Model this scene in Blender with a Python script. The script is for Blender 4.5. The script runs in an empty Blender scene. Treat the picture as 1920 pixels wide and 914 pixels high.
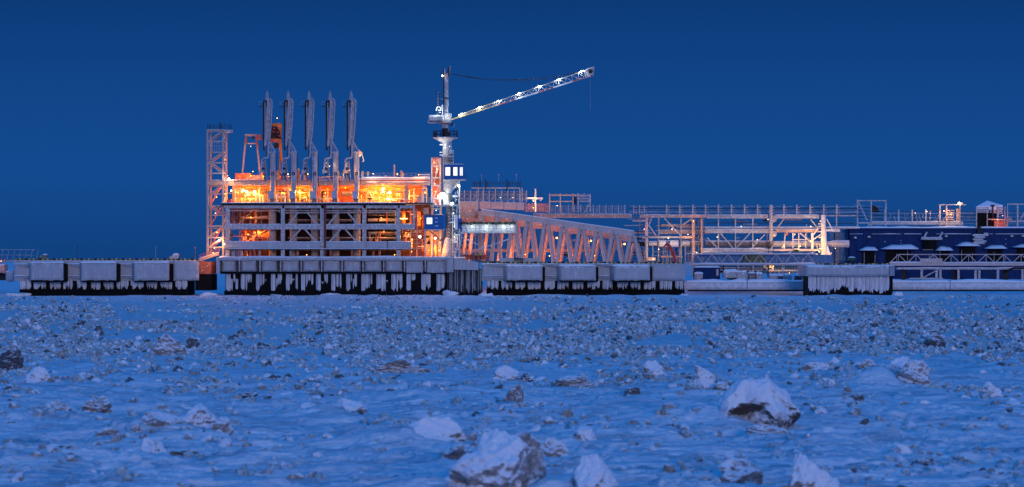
import bpy, bmesh, math, random
import numpy as np
from mathutils import Vector, Matrix

R = random.Random(7)
NR = np.random.RandomState(11)
SC = bpy.context.scene
COL = SC.collection

# ------------------------------------------------------------------ camera
F = 5454.5            # focal length in pixels of a 1920 px wide frame
CAM_H = 7.15
HOR = 490.0           # image row of the horizon
cam_d = bpy.data.cameras.new('camera')
cam = bpy.data.objects.new('camera', cam_d)
COL.objects.link(cam)
cam.location = (0, 0, CAM_H)
cam.rotation_euler = (math.radians(90), 0, 0)
cam_d.sensor_width = 36.0
cam_d.lens = F / 1920 * 36.0
cam_d.shift_y = (HOR - 457.0) / 1920.0
cam_d.clip_start = 1.0
cam_d.clip_end = 60000
cam_d.dof.use_dof = True
cam_d.dof.focus_distance = 600
cam_d.dof.aperture_fstop = 1.2
SC.camera = cam

# ------------------------------------------------------------------ sky, twilight glow, exposure
SUN_EL, SUN_AZ = math.radians(8.0), math.radians(168.0)   # twilight glow low behind the camera
w = bpy.data.worlds.new('World'); SC.world = w; w.use_nodes = True
nt = w.node_tree; WN = nt.nodes; WL = nt.links
bg = WN['Background']
# clear dusk sky: deep blue ahead, brighter towards the zenith, a pale band low behind the camera where the sun went down
wtc = WN.new('ShaderNodeTexCoord'); wsx = WN.new('ShaderNodeSeparateXYZ'); WL.new(wtc.outputs['Generated'], wsx.inputs[0])
wr = WN.new('ShaderNodeValToRGB'); WL.new(wsx.outputs[2], wr.inputs[0])
STOPS = [(0.0, (.0052, .051, .205)), (.030, (.0066, .068, .275)), (.060, (.0055, .059, .245)), (.095, (.0034, .039, .175)), (.25, (.008, .085, .36)), (.6, (.010, .168, .620)), (1.0, (.013, .202, .725))]
E = wr.color_ramp.elements
E[0].position, E[0].color = STOPS[0][0], (*STOPS[0][1], 1); E[1].position, E[1].color = STOPS[-1][0], (*STOPS[-1][1], 1)
for p_, c_ in STOPS[1:-1]:
    e_ = E.new(p_); e_.color = (*c_, 1)
wb = WN.new('ShaderNodeMapRange'); wb.interpolation_type = 'SMOOTHSTEP'; WL.new(wsx.outputs[1], wb.inputs[0])
wb.inputs[1].default_value = 0.5; wb.inputs[2].default_value = -0.9; wb.inputs[3].default_value = 0; wb.inputs[4].default_value = 1
we = WN.new('ShaderNodeMapRange'); we.interpolation_type = 'SMOOTHSTEP'; WL.new(wsx.outputs[2], we.inputs[0])
we.inputs[1].default_value = 0.55; we.inputs[2].default_value = 0.0; we.inputs[3].default_value = 0; we.inputs[4].default_value = 1
wm = WN.new('ShaderNodeMath'); wm.operation = 'MULTIPLY'; WL.new(wb.outputs[0], wm.inputs[0]); WL.new(we.outputs[0], wm.inputs[1])
wx = WN.new('ShaderNodeMix'); wx.data_type = 'RGBA'; WL.new(wm.outputs[0], wx.inputs[0]); WL.new(wr.outputs[0], wx.inputs[6]); wx.inputs[7].default_value = (.07, .27, .84, 1)
WL.new(wx.outputs[2], bg.inputs[0]); bg.inputs[1].default_value = 1.0
sun_d = bpy.data.lights.new('twilight_glow', 'SUN')
sun_d.energy = 0.66; sun_d.angle = math.radians(12); sun_d.color = (0.90, 0.76, 0.88)
sun = bpy.data.objects.new('twilight_glow', sun_d); COL.objects.link(sun)
sdir = Vector((math.sin(SUN_AZ) * math.cos(SUN_EL), math.cos(SUN_AZ) * math.cos(SUN_EL), math.sin(SUN_EL)))
sun.rotation_euler = sdir.to_track_quat('Z', 'Y').to_euler()
SC.view_settings.view_transform = 'Standard'
SC.view_settings.look = 'None'
SC.view_settings.exposure = 0.0
SC.view_settings.gamma = 1.0
SC.cycles.use_denoising = True
SC.cycles.max_bounces = 6
SC.cycles.sample_clamp_indirect = 4.0

# ------------------------------------------------------------------ noise
def _hash(ix, iy, seed):
    n = (ix.astype(np.int64) * 374761393 + iy.astype(np.int64) * 668265263 + seed * 1274126177) & 0xffffffff
    n = ((n ^ (n >> 13)) * 1274126177) & 0xffffffff
    return ((n ^ (n >> 16)) & 0xffff) / 65535.0
def vnoise(x, y, seed=0):
    x = np.asarray(x, float); y = np.asarray(y, float)
    ix = np.floor(x); iy = np.floor(y); fx = x - ix; fy = y - iy
    fx = fx * fx * (3 - 2 * fx); fy = fy * fy * (3 - 2 * fy)
    a = _hash(ix, iy, seed); b = _hash(ix + 1, iy, seed); c = _hash(ix, iy + 1, seed); d = _hash(ix + 1, iy + 1, seed)
    return (a + (b - a) * fx) * (1 - fy) + (c + (d - c) * fx) * fy - 0.5
def fbm(x, y, seed=0, octv=4):
    s = 0; a = 1.0
    for k in range(octv):
        s = s + a * vnoise(x * 2 ** k, y * 2 ** k, seed + k * 17); a *= 0.5
    return s
def sstep(a, b, x):
    t = np.clip((np.asarray(x, float) - a) / (b - a), 0, 1); return t * t * (3 - 2 * t)

# ------------------------------------------------------------------ materials
MATS = {}
def mat(name, col, rough=0.6, metal=0.0, snow=0.0, frost=0.0, var=0.18, scale=1.2, emit=None, estr=0, streak=False, bump=0.0, spec=0.4):
    """procedural paint / concrete / ice: mottled colour, hoarfrost patches, snow lying on faces that look up"""
    if name in MATS: return MATS[name]
    m = bpy.data.materials.new(name); m.use_nodes = True; t = m.node_tree; N = t.nodes; L = t.links
    b = N['Principled BSDF']; b.inputs['Roughness'].default_value = rough; b.inputs['Metallic'].default_value = metal
    b.inputs['Specular IOR Level'].default_value = spec
    if emit:
        b.inputs['Base Color'].default_value = (*col, 1)
        b.inputs['Emission Color'].default_value = (*emit, 1); b.inputs['Emission Strength'].default_value = estr
        MATS[name] = m; return m
    geo = N.new('ShaderNodeNewGeometry')
    mp = N.new('ShaderNodeMapping'); L.new(geo.outputs['Position'], mp.inputs[0])
    if streak: mp.inputs['Scale'].default_value = (1.6, 1.6, 0.22)
    n1 = N.new('ShaderNodeTexNoise'); n1.inputs['Scale'].default_value = scale; n1.inputs['Detail'].default_value = 6
    n1.inputs['Roughness'].default_value = 0.65
    L.new(mp.outputs[0], n1.inputs['Vector'])
    r1 = N.new('ShaderNodeMapRange'); r1.inputs[1].default_value = 0.3; r1.inputs[2].default_value = 0.7
    r1.inputs[3].default_value = 1 - var; r1.inputs[4].default_value = 1 + var
    L.new(n1.outputs[0], r1.inputs[0])
    mul = N.new('ShaderNodeMix'); mul.data_type = 'RGBA'; mul.blend_type = 'MULTIPLY'; mul.inputs[0].default_value = 1
    mul.inputs[6].default_value = (*col, 1); L.new(r1.outputs[0], mul.inputs[7])
    out = mul.outputs[2]
    if frost > 0:
        n2 = N.new('ShaderNodeTexNoise'); n2.inputs['Scale'].default_value = scale * 2.3; n2.inputs['Detail'].default_value = 5
        L.new(mp.outputs[0], n2.inputs['Vector'])
        r2 = N.new('ShaderNodeMapRange'); r2.inputs[1].default_value = 0.62 - 0.35 * frost; r2.inputs[2].default_value = 0.82 - 0.35 * frost
        L.new(n2.outputs[0], r2.inputs[0])
        mf = N.new('ShaderNodeMix'); mf.data_type = 'RGBA'; L.new(r2.outputs[0], mf.inputs[0])
        L.new(out, mf.inputs[6]); mf.inputs[7].default_value = (0.66, 0.67, 0.70, 1); out = mf.outputs[2]
    if snow > 0:
        sx = N.new('ShaderNodeSeparateXYZ'); L.new(geo.outputs['Normal'], sx.inputs[0])
        ad = N.new('ShaderNodeMath'); ad.operation = 'MULTIPLY_ADD'; L.new(n1.outputs[0], ad.inputs[0]); ad.inputs[1].default_value = 0.7
        L.new(sx.outputs[2], ad.inputs[2])
        r3 = N.new('ShaderNodeMapRange'); r3.inputs[1].default_value = 1.15 - 0.5 * snow; r3.inputs[2].default_value = 1.3 - 0.5 * snow
        L.new(ad.outputs[0], r3.inputs[0])
        ms = N.new('ShaderNodeMix'); ms.data_type = 'RGBA'; L.new(r3.outputs[0], ms.inputs[0])
        L.new(out, ms.inputs[6]); ms.inputs[7].default_value = (0.82, 0.84, 0.87, 1); out = ms.outputs[2]
    L.new(out, b.inputs['Base Color'])
    if bump > 0:
        bm_ = N.new('ShaderNodeBump'); bm_.inputs['Strength'].default_value = bump; bm_.inputs['Distance'].default_value = 0.15
        L.new(n1.outputs[0], bm_.inputs['Height']); L.new(bm_.outputs[0], b.inputs['Normal'])
    MATS[name] = m; return m

STEEL = mat('frosted_white_steel', (0.37, 0.35, 0.35), 0.55, 0, 0.6, 0.35, 0.25)
GREY = mat('frosted_grey_steel', (0.30, 0.30, 0.33), 0.5, 0, 0.5, 0.3, 0.3)
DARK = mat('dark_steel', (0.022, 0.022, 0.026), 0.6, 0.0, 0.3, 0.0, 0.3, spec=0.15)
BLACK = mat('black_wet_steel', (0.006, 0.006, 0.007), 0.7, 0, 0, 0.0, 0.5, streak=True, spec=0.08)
TAN = mat('tan_pile_paint', (0.36, 0.31, 0.27), 0.6, 0, 0.3, 0.15, 0.2)
PIPE = mat('pipe_cladding', (0.48, 0.46, 0.45), 0.42, 0.2, 0.6, 0.2, 0.2)
DULL = mat('sooty_pipe', (0.16, 0.13, 0.13), 0.5, 0.1, 0.5, 0.1, 0.3)
CONC = mat('iced_concrete', (0.37, 0.38, 0.41), 0.6, 0, 0.4, 0.12, 0.09, 0.7, streak=True, bump=0.25)
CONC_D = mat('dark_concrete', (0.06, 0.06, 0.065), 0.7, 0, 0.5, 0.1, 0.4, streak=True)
ICE = mat('hanging_ice', (0.60, 0.63, 0.68), 0.3, 0, 0.0, 0.6, 0.3, 1.6, streak=True, bump=0.3, spec=0.5)
SNOW = mat('packed_snow', (0.80, 0.82, 0.86), 0.7, 0, 0, 0, 0.07, 0.8, bump=0.2)
BLUE = mat('blue_paint', (0.006, 0.115, 0.34), 0.5, 0, 0.5, 0.0, 0.12, spec=.15)
BLUE_W = mat('blue_cladding', (0.003, 0.028, 0.115), 0.6, 0, 0.6, 0.0, 0.3, streak=True, spec=.1)
BLUE_L = mat('pale_blue_cladding', (0.03, 0.14, 0.30), 0.5, 0, 0.5, 0.1, 0.2, streak=True)
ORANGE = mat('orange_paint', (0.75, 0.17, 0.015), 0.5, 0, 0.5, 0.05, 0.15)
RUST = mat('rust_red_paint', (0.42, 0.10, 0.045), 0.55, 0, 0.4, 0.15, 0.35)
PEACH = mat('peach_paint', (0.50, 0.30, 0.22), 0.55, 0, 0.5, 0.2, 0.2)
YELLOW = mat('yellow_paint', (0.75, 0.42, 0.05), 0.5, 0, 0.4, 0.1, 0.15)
RED = mat('red_paint', (0.42, 0.035, 0.035), 0.5, 0, 0.4, 0.05, 0.2)
WHITE = mat('white_paint', (0.74, 0.74, 0.72), 0.5, 0, 0.5, 0.3, 0.12)
OLIVE = mat('olive_tarpaulin', (0.11, 0.13, 0.08), 0.7, 0, 0.6, 0.1, 0.3)
GREEN = mat('green_canvas', (0.03, 0.07, 0.05), 0.7, 0, 0.4, 0.05, 0.3)
SKIN = mat('skin', (0.45, 0.26, 0.19), 0.6)
CLOTH = mat('dark_workwear', (0.012, 0.014, 0.018), 0.8)
HIVIS = mat('hi_vis_band', (0.70, 0.75, 0.15), 0.5)
HELM = mat('helmet_shell', (0.7, 0.62, 0.2), 0.4)
SOD = mat('sodium_lens', (1, .7, .3), 0.3, emit=(1.0, 0.62, 0.22), estr=26)
WARM = mat('warm_lens', (1, .8, .6), 0.3, emit=(1.0, 0.80, 0.55), estr=22)
COOL = mat('white_lens', (1, 1, 1), 0.3, emit=(0.95, 1.0, 0.95), estr=26)
SOD_D = mat('dim_sodium_lens', (1, .6, .2), 0.3, emit=(1.0, 0.42, 0.08), estr=5)
WARM_D = mat('dim_warm_lens', (1, .8, .6), 0.3, emit=(1.0, 0.62, 0.35), estr=4)
COOL_D = mat('dim_white_lens', (1, 1, 1), 0.3, emit=(0.9, 1.0, 0.95), estr=5)
CREAM = mat('cream_cladding', (0.60, 0.46, 0.26), 0.5, 0, 0.2, 0.05, 0.25)
GLOW = mat('lit_window', (1, 1, .8), 0.2, emit=(1.0, 0.93, 0.60), estr=1.05)

def hazard():
    m = bpy.data.materials.new('hazard_stripe'); m.use_nodes = True; t = m.node_tree; N = t.nodes; L = t.links
    g = N.new('ShaderNodeNewGeometry'); s = N.new('ShaderNodeSeparateXYZ'); L.new(g.outputs['Position'], s.inputs[0])
    a = N.new('ShaderNodeMath'); a.operation = 'FRACT'; k = N.new('ShaderNodeMath'); k.operation = 'MULTIPLY'
    k.inputs[1].default_value = 1 / 0.95; L.new(s.outputs[0], k.inputs[0]); L.new(k.outputs[0], a.inputs[0])
    c = N.new('ShaderNodeMath'); c.operation = 'GREATER_THAN'; c.inputs[1].default_value = 0.5; L.new(a.outputs[0], c.inputs[0])
    x = N.new('ShaderNodeMix'); x.data_type = 'RGBA'; L.new(c.outputs[0], x.inputs[0])
    x.inputs[6].default_value = (0.02, 0.02, 0.02, 1); x.inputs[7].default_value = (0.42, 0.33, 0.10, 1)
    L.new(x.outputs[2], N['Principled BSDF'].inputs['Base Color']); return m
HAZ = hazard()

# ------------------------------------------------------------------ mesh helpers
def q(px, py, Y):
    """place on the depth Y that a pixel of the 1920 px frame looks at"""
    s = Y / F
    return Vector(((px - 960) * s, Y, CAM_H + (HOR - py) * s))
def jit(a=0.002): return R.uniform(-a, a)

class MB:
    def __init__(self): self.v = []; self.f = []
    def add(self, vs, fs):
        n = len(self.v); self.v += [tuple(p) for p in vs]; self.f += [tuple(i + n for i in f) for f in fs]; return self
    def box(self, a, b):
        x0, x1 = sorted((a[0] + jit(), b[0] + jit())); y0, y1 = sorted((a[1] + jit(), b[1] + jit())); z0, z1 = sorted((a[2] + jit(), b[2] + jit()))
        return self.add([(x0, y0, z0), (x1, y0, z0), (x1, y1, z0), (x0, y1, z0), (x0, y0, z1), (x1, y0, z1), (x1, y1, z1), (x0, y1, z1)],
                 [(0, 3, 2, 1), (4, 5, 6, 7), (0, 1, 5, 4), (1, 2, 6, 5), (2, 3, 7, 6), (3, 0, 4, 7)])
    def bar(self, a, b, wd, d, taper=1.0):
        a = Vector(a); b = Vector(b); t = (b - a)
        if t.length < 1e-6: return self
        t.normalize(); yy = Vector((0, 1, 0)) if abs(t.y) < 0.95 else Vector((1, 0, 0))
        u = t.cross(yy).normalized(); v = u.cross(t).normalized()
        wd = wd / 2 + abs(jit(.003)); d = d / 2 + abs(jit(.003)); vs = []
        for p, k in ((a, 1), (b, taper)):
            for su, sv in ((-1, -1), (1, -1), (1, 1), (-1, 1)): vs.append(p + u * su * wd * k + v * sv * d * k)
        return self.add(vs, [(0, 1, 2, 3), (7, 6, 5, 4), (0, 4, 5, 1), (1, 5, 6, 2), (2, 6, 7, 3), (3, 7, 4, 0)])
    def tube(self, a, b, r0, r1=None, n=8, cap=True):
        a = Vector(a); b = Vector(b); r1 = r0 if r1 is None else r1; t = (b - a)
        if t.length < 1e-6: return self
        t.normalize(); h = Vector((0, 0, 1)) if abs(t.z) < 0.9 else Vector((1, 0, 0))
        u = t.cross(h).normalized(); v = t.cross(u); vs = []
        for p, r in ((a, r0), (b, r1)):
            for k in range(n):
                an = 2 * math.pi * k / n + 0.2; vs.append(p + u * math.cos(an) * r + v * math.sin(an) * r)
        fs = [(k, (k + 1) % n, n + (k + 1) % n, n + k) for k in range(n)]
        if cap: fs += [tuple(range(n - 1, -1, -1)), tuple(range(n, 2 * n))]
        return self.add(vs, fs)
    def path(self, pts, r, n=6):
        for a, b in zip(pts[:-1], pts[1:]): self.tube(a, b, r, r, n)
        return self
    def ball(self, c, rx, ry=None, rz=None, n=8, m=6):
        ry = rx if ry is None else ry; rz = rx if rz is None else rz; vs = [(c[0], c[1], c[2] - rz)]
        for i in range(1, m):
            ph = -math.pi / 2 + math.pi * i / m
            for k in range(n):
                an = 2 * math.pi * k / n; vs.append((c[0] + rx * math.cos(ph) * math.cos(an), c[1] + ry * math.cos(ph) * math.sin(an), c[2] + rz * math.sin(ph)))
        vs.append((c[0], c[1], c[2] + rz)); fs = [(0, 1 + (k + 1) % n, 1 + k) for k in range(n)]
        for i in range(m - 2):
            for k in range(n): fs.append((1 + i * n + k, 1 + i * n + (k + 1) % n, 1 + (i + 1) * n + (k + 1) % n, 1 + (i + 1) * n + k))
        top = len(vs) - 1; o = 1 + (m - 2) * n
        fs += [(o + k, o + (k + 1) % n, top) for k in range(n)]
        return self.add(vs, fs)
    def prism(self, pts, y0, y1):
        """outline of (x, z) points, counter-clockwise seen from the camera, given depth y0..y1"""
        n = len(pts); vs = [(x, y0, z) for x, z in pts] + [(x, y1, z) for x, z in pts]
        fs = [tuple(range(n)), tuple(range(2 * n - 1, n - 1, -1))] + [(k, n + k, n + (k + 1) % n, (k + 1) % n) for k in range(n)]
        return self.add(vs, fs)
    def slab(self, a, b, rnd=0.15, lump=0.05, nx=10, nz=6, seed=0):
        """upright block between a (low left front) and b (high right back) with rounded, lumpy iced front and top"""
        x0, y0, z0 = a; x1, y1, z1 = b; us = np.linspace(0, 1, nx + 1); ws = np.linspace(0, 1, nz + 1)
        us = 0.5 - 0.5 * np.cos(us * math.pi) * 0.35 + 0.65 * (us - 0.5); us = (us - us[0]) / (us[-1] - us[0])
        n0 = len(self.v); vs = []
        for w_ in ws:
            for u_ in us:
                x = x0 + (x1 - x0) * u_; z = z0 + (z1 - z0) * w_
                ex = min(u_, 1 - u_) * (x1 - x0); ez = min(w_, 1 - w_) * (z1 - z0); e = min(ex, ez)
                back = rnd * max(0, 1 - e / max(rnd, 1e-6)) ** 2
                dn = lump * 2 * float(fbm(np.array(x * .9 + seed * 3.1), np.array(z * 1.1 + seed), seed, 3))
                vs.append((x + (jit(lump * .5) if 0 < u_ < 1 else 0), y0 + back + dn, z + (jit(lump * .7))))
        fs = []
        c = nx + 1
        for j in range(nz):
            for i in range(nx): fs.append((j * c + i, j * c + i + 1, (j + 1) * c + i + 1, (j + 1) * c + i))
        # back ring
        ring = [i for i in range(c)] + [j * c + nx for j in range(1, nz + 1)] + [nz * c + i for i in range(nx - 1, -1, -1)] + [j * c for j in range(nz - 1, 0, -1)]
        m_ = len(vs)
        for r_ in ring: vs.append((vs[r_][0], y1, vs[r_][2]))
        k = len(ring)
        for i in range(k): fs.append((ring[(i + 1) % k], ring[i], m_ + i, m_ + (i + 1) % k))
        fs.append(tuple(m_ + i for i in range(k - 1, -1, -1)))
        return self.add(vs, fs)
    def icicle(self, x0, x1, ztop, zlow, zhigh, y, th=0.25, n=7, seed=0):
        """sheet of ice hanging from ztop; its ragged bottom runs between zlow and zhigh"""
        rr = random.Random(seed); vs = []; fs = []
        for i in range(n + 1):
            u_ = i / n; x = x0 + (x1 - x0) * u_
            zb = zlow + (zhigh - zlow) * rr.random() ** 1.3 if 0 < i < n else zhigh
            bul = th * math.sin(math.pi * min(max(u_, .08), .92)) * (0.6 + rr.random() * 0.7)
            zm = ztop + (zb - ztop) * 0.55
            vs += [(x, y - bul, ztop), (x + rr.uniform(-.06, .06), y - bul * rr.uniform(.7, 1.1), zm), (x, y - bul * .3, zb), (x, y + .02, zb), (x, y + .02, ztop)]
        for i in range(n):
            a_ = i * 5; b_ = a_ + 5
            fs += [(a_ + 1, b_ + 1, b_, a_), (a_ + 2, b_ + 2, b_ + 1, a_ + 1), (a_ + 3, b_ + 3, b_ + 2, a_ + 2)]
        fs += [(0, 4, 3, 2, 1), tuple(n * 5 + k for k in (1, 2, 3, 4, 0))]
        return self.add(vs, fs)
    def snow(self, x0, x1, y0, y1, z, h, nx=14, seed=0):
        """low rounded heap of snow lying on z"""
        vs = []; fs = []
        for i in range(nx + 1):
            u_ = i / nx; x = x0 + (x1 - x0) * u_
            k = (0.55 + 0.9 * (0.5 + float(vnoise(np.array(x * .35 + seed), np.array(seed * 1.7), 3)))) * (1 if 0 < i < nx else .35)
            for t_, hh in ((0, 0.0), (0.02, .55), (.5, 1), (.98, .55), (1, 0)): vs.append((x, y0 + (y1 - y0) * t_, z + .004 + h * hh * k))
        for i in range(nx):
            for j in range(4): fs.append((i * 5 + j, (i + 1) * 5 + j, (i + 1) * 5 + j + 1, i * 5 + j + 1))
        fs += [(4, 3, 2, 1, 0), tuple(nx * 5 + k for k in range(5))]
        return self.add(vs, fs)

def root_of(p):
    while p.parent: p = p.parent
    return p
def part(parent, name, material, mb, label=None, smooth=False, kind=None):
    me = bpy.data.meshes.new(name)
    o = bpy.data.objects.new(name, me); COL.objects.link(o)
    off = Vector((0, 0, 0))
    if parent is not None:
        o.parent = parent; off = root_of(parent).location
    me.from_pydata([(p[0] - off[0], p[1] - off[1], p[2] - off[2]) for p in mb.v], [], mb.f)
    me.update()
    me.materials.append(material)
    if smooth: me.polygons.foreach_set('use_smooth', [True] * len(me.polygons))
    if label: o['label'] = label
    if kind: o['kind'] = kind
    return o
def thing(name, label, cat, loc, group=None):
    o = bpy.data.objects.new(name, None); COL.objects.link(o); o.location = loc; o.empty_display_size = 1
    o['label'] = label; o['category'] = cat
    if group: o['group'] = group
    return o
def copy_thing(src, dloc, label=None):
    r = src.copy(); COL.objects.link(r); r.location = src.location + Vector(dloc)
    if label: r['label'] = label
    for ch in list(src.children):
        c = ch.copy(); COL.objects.link(c); c.parent = r
        for g in list(ch.children):
            d = g.copy(); COL.objects.link(d); d.parent = c
    return r
def rect(p, name, m, px0, py0, px1, py1, Y0, Y1, **k):
    a = q(px0, py1, Y0); b = q(px1, py0, Y0); return part(p, name, m, MB().box(a, (b.x, Y1, b.z)), **k)
def rslab(p, name, m, px0, py0, px1, py1, Y0, Y1, rnd=.2, lump=.06, nx=12, nz=7, seed=0, **k):
    a = q(px0, py1, Y0); b = q(px1, py0, Y0); return part(p, name, m, MB().slab(a, (b.x, Y1, b.z), rnd, lump, nx, nz, seed), smooth=False, **k)
def rbar(p, name, m, a, b, wpx, Y, d=None, Yb=None, **k):
    s = Y / F; return part(p, name, m, MB().bar(q(a[0], a[1], Y), q(b[0], b[1], Yb or Y), wpx * s, d or wpx * s), **k)
def rtube(p, name, m, a, b, rpx, Y, Yb=None, r1=None, n=8, **k):
    s = Y / F; return part(p, name, m, MB().tube(q(a[0], a[1], Y), q(b[0], b[1], Yb or Y), rpx * s, None if r1 is None else r1 * s, n), smooth=False, **k)
def rsnow(p, px0, px1, py, Y0, Y1, h, seed=0, name='snow_cap', nx=14):
    a = q(px0, py, Y0); b = q(px1, py, Y0); return part(p, name, SNOW, MB().snow(a.x, b.x, Y0 - .02, Y1, a.z, h, nx, seed), smooth=True)
LAMPS = 0
SODC, WARMC, COOLC, PINKC = (1.0, 0.37, 0.045), (1.0, 0.62, 0.32), (0.90, 1.0, 0.90), (1.0, 0.28, 0.10)
def lamp(p, px, py, Y, lens, colr, power, rad=0.22, name='lamp', off=(0, -.45, -.1), size=0.25, aim=None, cone=150):
    """a real or added fill lamp: housing with its glowing lens, and the light it gives"""
    global LAMPS
    LAMPS += 1
    if lens is None:                      # mostly an added fill light, given a small fitting
        rad = 0.07; lens = SOD_D if colr[1] < .5 else WARM_D if colr[1] < .9 else COOL_D
        if tuple(off) == (0, 0, 0): off = (0, -.3, -.05)
    c = q(px, py, Y)
    if lens:
        h = part(p, name, DARK, MB().box(c + Vector((-rad * .8, rad * .5, rad * .3)), c + Vector((rad * .8, rad * 1.5, rad * 1.3))))
        part(h, 'lens', lens, MB().ball(c, rad, rad, rad, 8, 5))
    ld = bpy.data.lights.new('lamp_light', 'SPOT' if aim else 'POINT'); ld.energy = power; ld.color = colr; ld.shadow_soft_size = size
    lo = bpy.data.objects.new('lamp_light', ld); COL.objects.link(lo)
    lo.location = c + Vector(off)
    if aim:
        ld.spot_size = math.radians(cone); ld.spot_blend = 0.4
        lo.rotation_euler = (Vector(aim) - lo.location).to_track_quat('-Z', 'Y').to_euler()
    if p is not None:
        lo.parent = p; lo.location = lo.location - root_of(p).location
# ------------------------------------------------------------------ prominent ice blocks: (px, py of the foot, width px, height px, kind, yaw, label)
BLOCKS = [
 (908, 942, 150, 126, 'pale', 0.3, 'largest snow-plastered ice block, half white and half grey, at the very front of the field'),
 (978, 918, 84, 84, 'grey', 1.1, 'rounded grey-brown ice block leaning on the largest front block'),
 (1032, 864, 62, 38, 'grey', 0.5, 'flat-topped brown ice block jutting out behind the two front blocks'),
 (1106, 942, 104, 84, 'pale', 2.0, 'grey ice block with white flanks, right of the two front blocks'),
 (812, 846, 112, 52, 'snow', 0.9, 'tent-shaped snow-covered block with one dark hollow behind the front blocks'),
 (878, 838, 30, 22, 'grey', 0.2, 'small brown stone-like chunk at the right foot of the tent-shaped block'),
 (1428, 808, 136, 92, 'boulder', 0.0, 'big rounded boulder of snow with a black cavity in its face'),
 (1440, 822, 70, 20, 'grey', 0.6, 'low dark crumbs of ice at the foot of the boulder with the black cavity'),
 (1318, 744, 52, 46, 'pale', 2.2, 'sharp white pinnacle of ice with a brown foot, left of the cavity boulder'),
 (1352, 746, 34, 18, 'grey', 1.4, 'small brown chunk touching the sharp white pinnacle'),
 (1715, 728, 62, 42, 'grey', 0.8, 'brown ice block at the end of a long white snow tail'),
 (1692, 722, 46, 44, 'snow', 1.9, 'steep snow wedge leaning against the brown block with the tail'),
 (1522, 938, 104, 76, 'pale', 2.7, 'pale lavender ice pyramid cut by the bottom edge of the picture'),
 (1390, 908, 78, 48, 'grey', 1.3, 'cluster of upright grey ice shards left of the lavender pyramid'),
 (372, 824, 78, 44, 'snow', 0.4, 'high snow mound with a grey hollow, in the left foreground'),
 (414, 830, 40, 30, 'grey', 2.5, 'grey slab propped on the right side of the high snow mound'),
 (300, 826, 84, 36, 'grey', 1.0, 'tilted dark grey ice plate beside the high snow mound'),
 (285, 856, 48, 30, 'pale', 0.1, 'black and white chunk in front of the tilted dark plate'),
 (340, 860, 56, 12, 'dark', 0.7, 'thin dark strip of ice lying right of the black and white chunk'),
 (198, 830, 40, 20, 'grey', 1.8, 'rounded brown chunk left of the tilted dark plate'),
 (250, 828, 26, 18, 'grey', 0.9, 'little brown chunk between the rounded one and the tilted plate'),
 (130, 864, 56, 14, 'dark', 0.3, 'pair of dark flat lumps at the lower left'),
 (180, 780, 52, 26, 'grey', 2.2, 'grey-brown rounded lump with crumbs, left of the middle'),
 (108, 782, 50, 20, 'grey', 1.6, 'low brown ridge of ice far left of the high snow mound'),
 (66, 718, 46, 34, 'pale', 0.6, 'white chunk with one brown face near the left edge'),
 (18, 698, 42, 42, 'dark', 1.2, 'tall dark lump cut by the left edge'),
 (316, 668, 62, 40, 'grey', 0.2, 'large grey hummock rising out of the rubble band'),
 (362, 656, 24, 24, 'dark', 1.5, 'upright dark shard next to the large grey hummock'),
 (752, 702, 104, 28, 'grey', 0.05, 'long flat brown ice slab lying at the edge of the rubble band'),
 (945, 722, 52, 30, 'pale', 0.9, 'white-roofed block with a black underside'),
 (990, 724, 30, 18, 'dark', 2.4, 'blue-black lump right of the white-roofed block'),
 (1074, 736, 70, 22, 'grey', 0.3, 'low brown heap right of the middle of the field'),
 (965, 766, 36, 30, 'grey', 0.7, 'small grey pyramid of ice standing alone on smooth snow'),
 (655, 788, 60, 26, 'snow', 2.0, 'snow hump with a brown right end on the smooth snow'),
 (1226, 712, 48, 28, 'pale', 1.1, 'white rounded block with a dark notch'),
 (1186, 748, 30, 18, 'dark', 0.2, 'small black lump with a white cap right of the low brown heap'),
 (580, 782, 38, 18, 'grey', 1.9, 'brown stone-like lump left of the snow hump'),
 (466, 752, 34, 14, 'dark', 0.5, 'small black lump trailing crumbs above the snow hump'),
 (1604, 760, 36, 16, 'dark', 0.8, 'black angular slab lying alone on the right'),
 (1858, 748, 40, 28, 'pale', 2.6, 'black and white capped lump near the right edge'),
 (1756, 656, 42, 26, 'dark', 1.0, 'dark hummock in the rubble band on the right'),
 (1094, 838, 50, 32, 'pale', 0.4, 'pale crumbling pair of chunks behind the grey block with white flanks'),
 (850, 876, 44, 32, 'grey', 2.9, 'grey-green shard cluster left of the largest front block'),
 (1532, 698, 50, 22, 'grey', 1.7, 'smooth grey dome of ice right of the cavity boulder'),
 (1628, 694, 30, 16, 'grey', 0.6, 'tawny small block beyond the black angular slab'),
 (1695, 852, 32, 24, 'pale', 2.1, 'small white and grey chunk alone in the lower right'),
 (1735, 872, 48, 16, 'dark', 0.9, 'dark flat lump in the lower right corner area'),
 (1866, 900, 40, 18, 'dark', 1.4, 'dark green-black lump in the lower right corner'),
]
def ground_at(py):
    return CAM_H * F / (py - HOR)
BL = []
for px, py, wp, hp, kd, yaw, lab in BLOCKS:
    Y = ground_at(py); s = Y / F
    BL.append(((px - 960) * s, Y, wp * s * 1.14, hp * s * 1.08, kd, yaw, lab))

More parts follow.
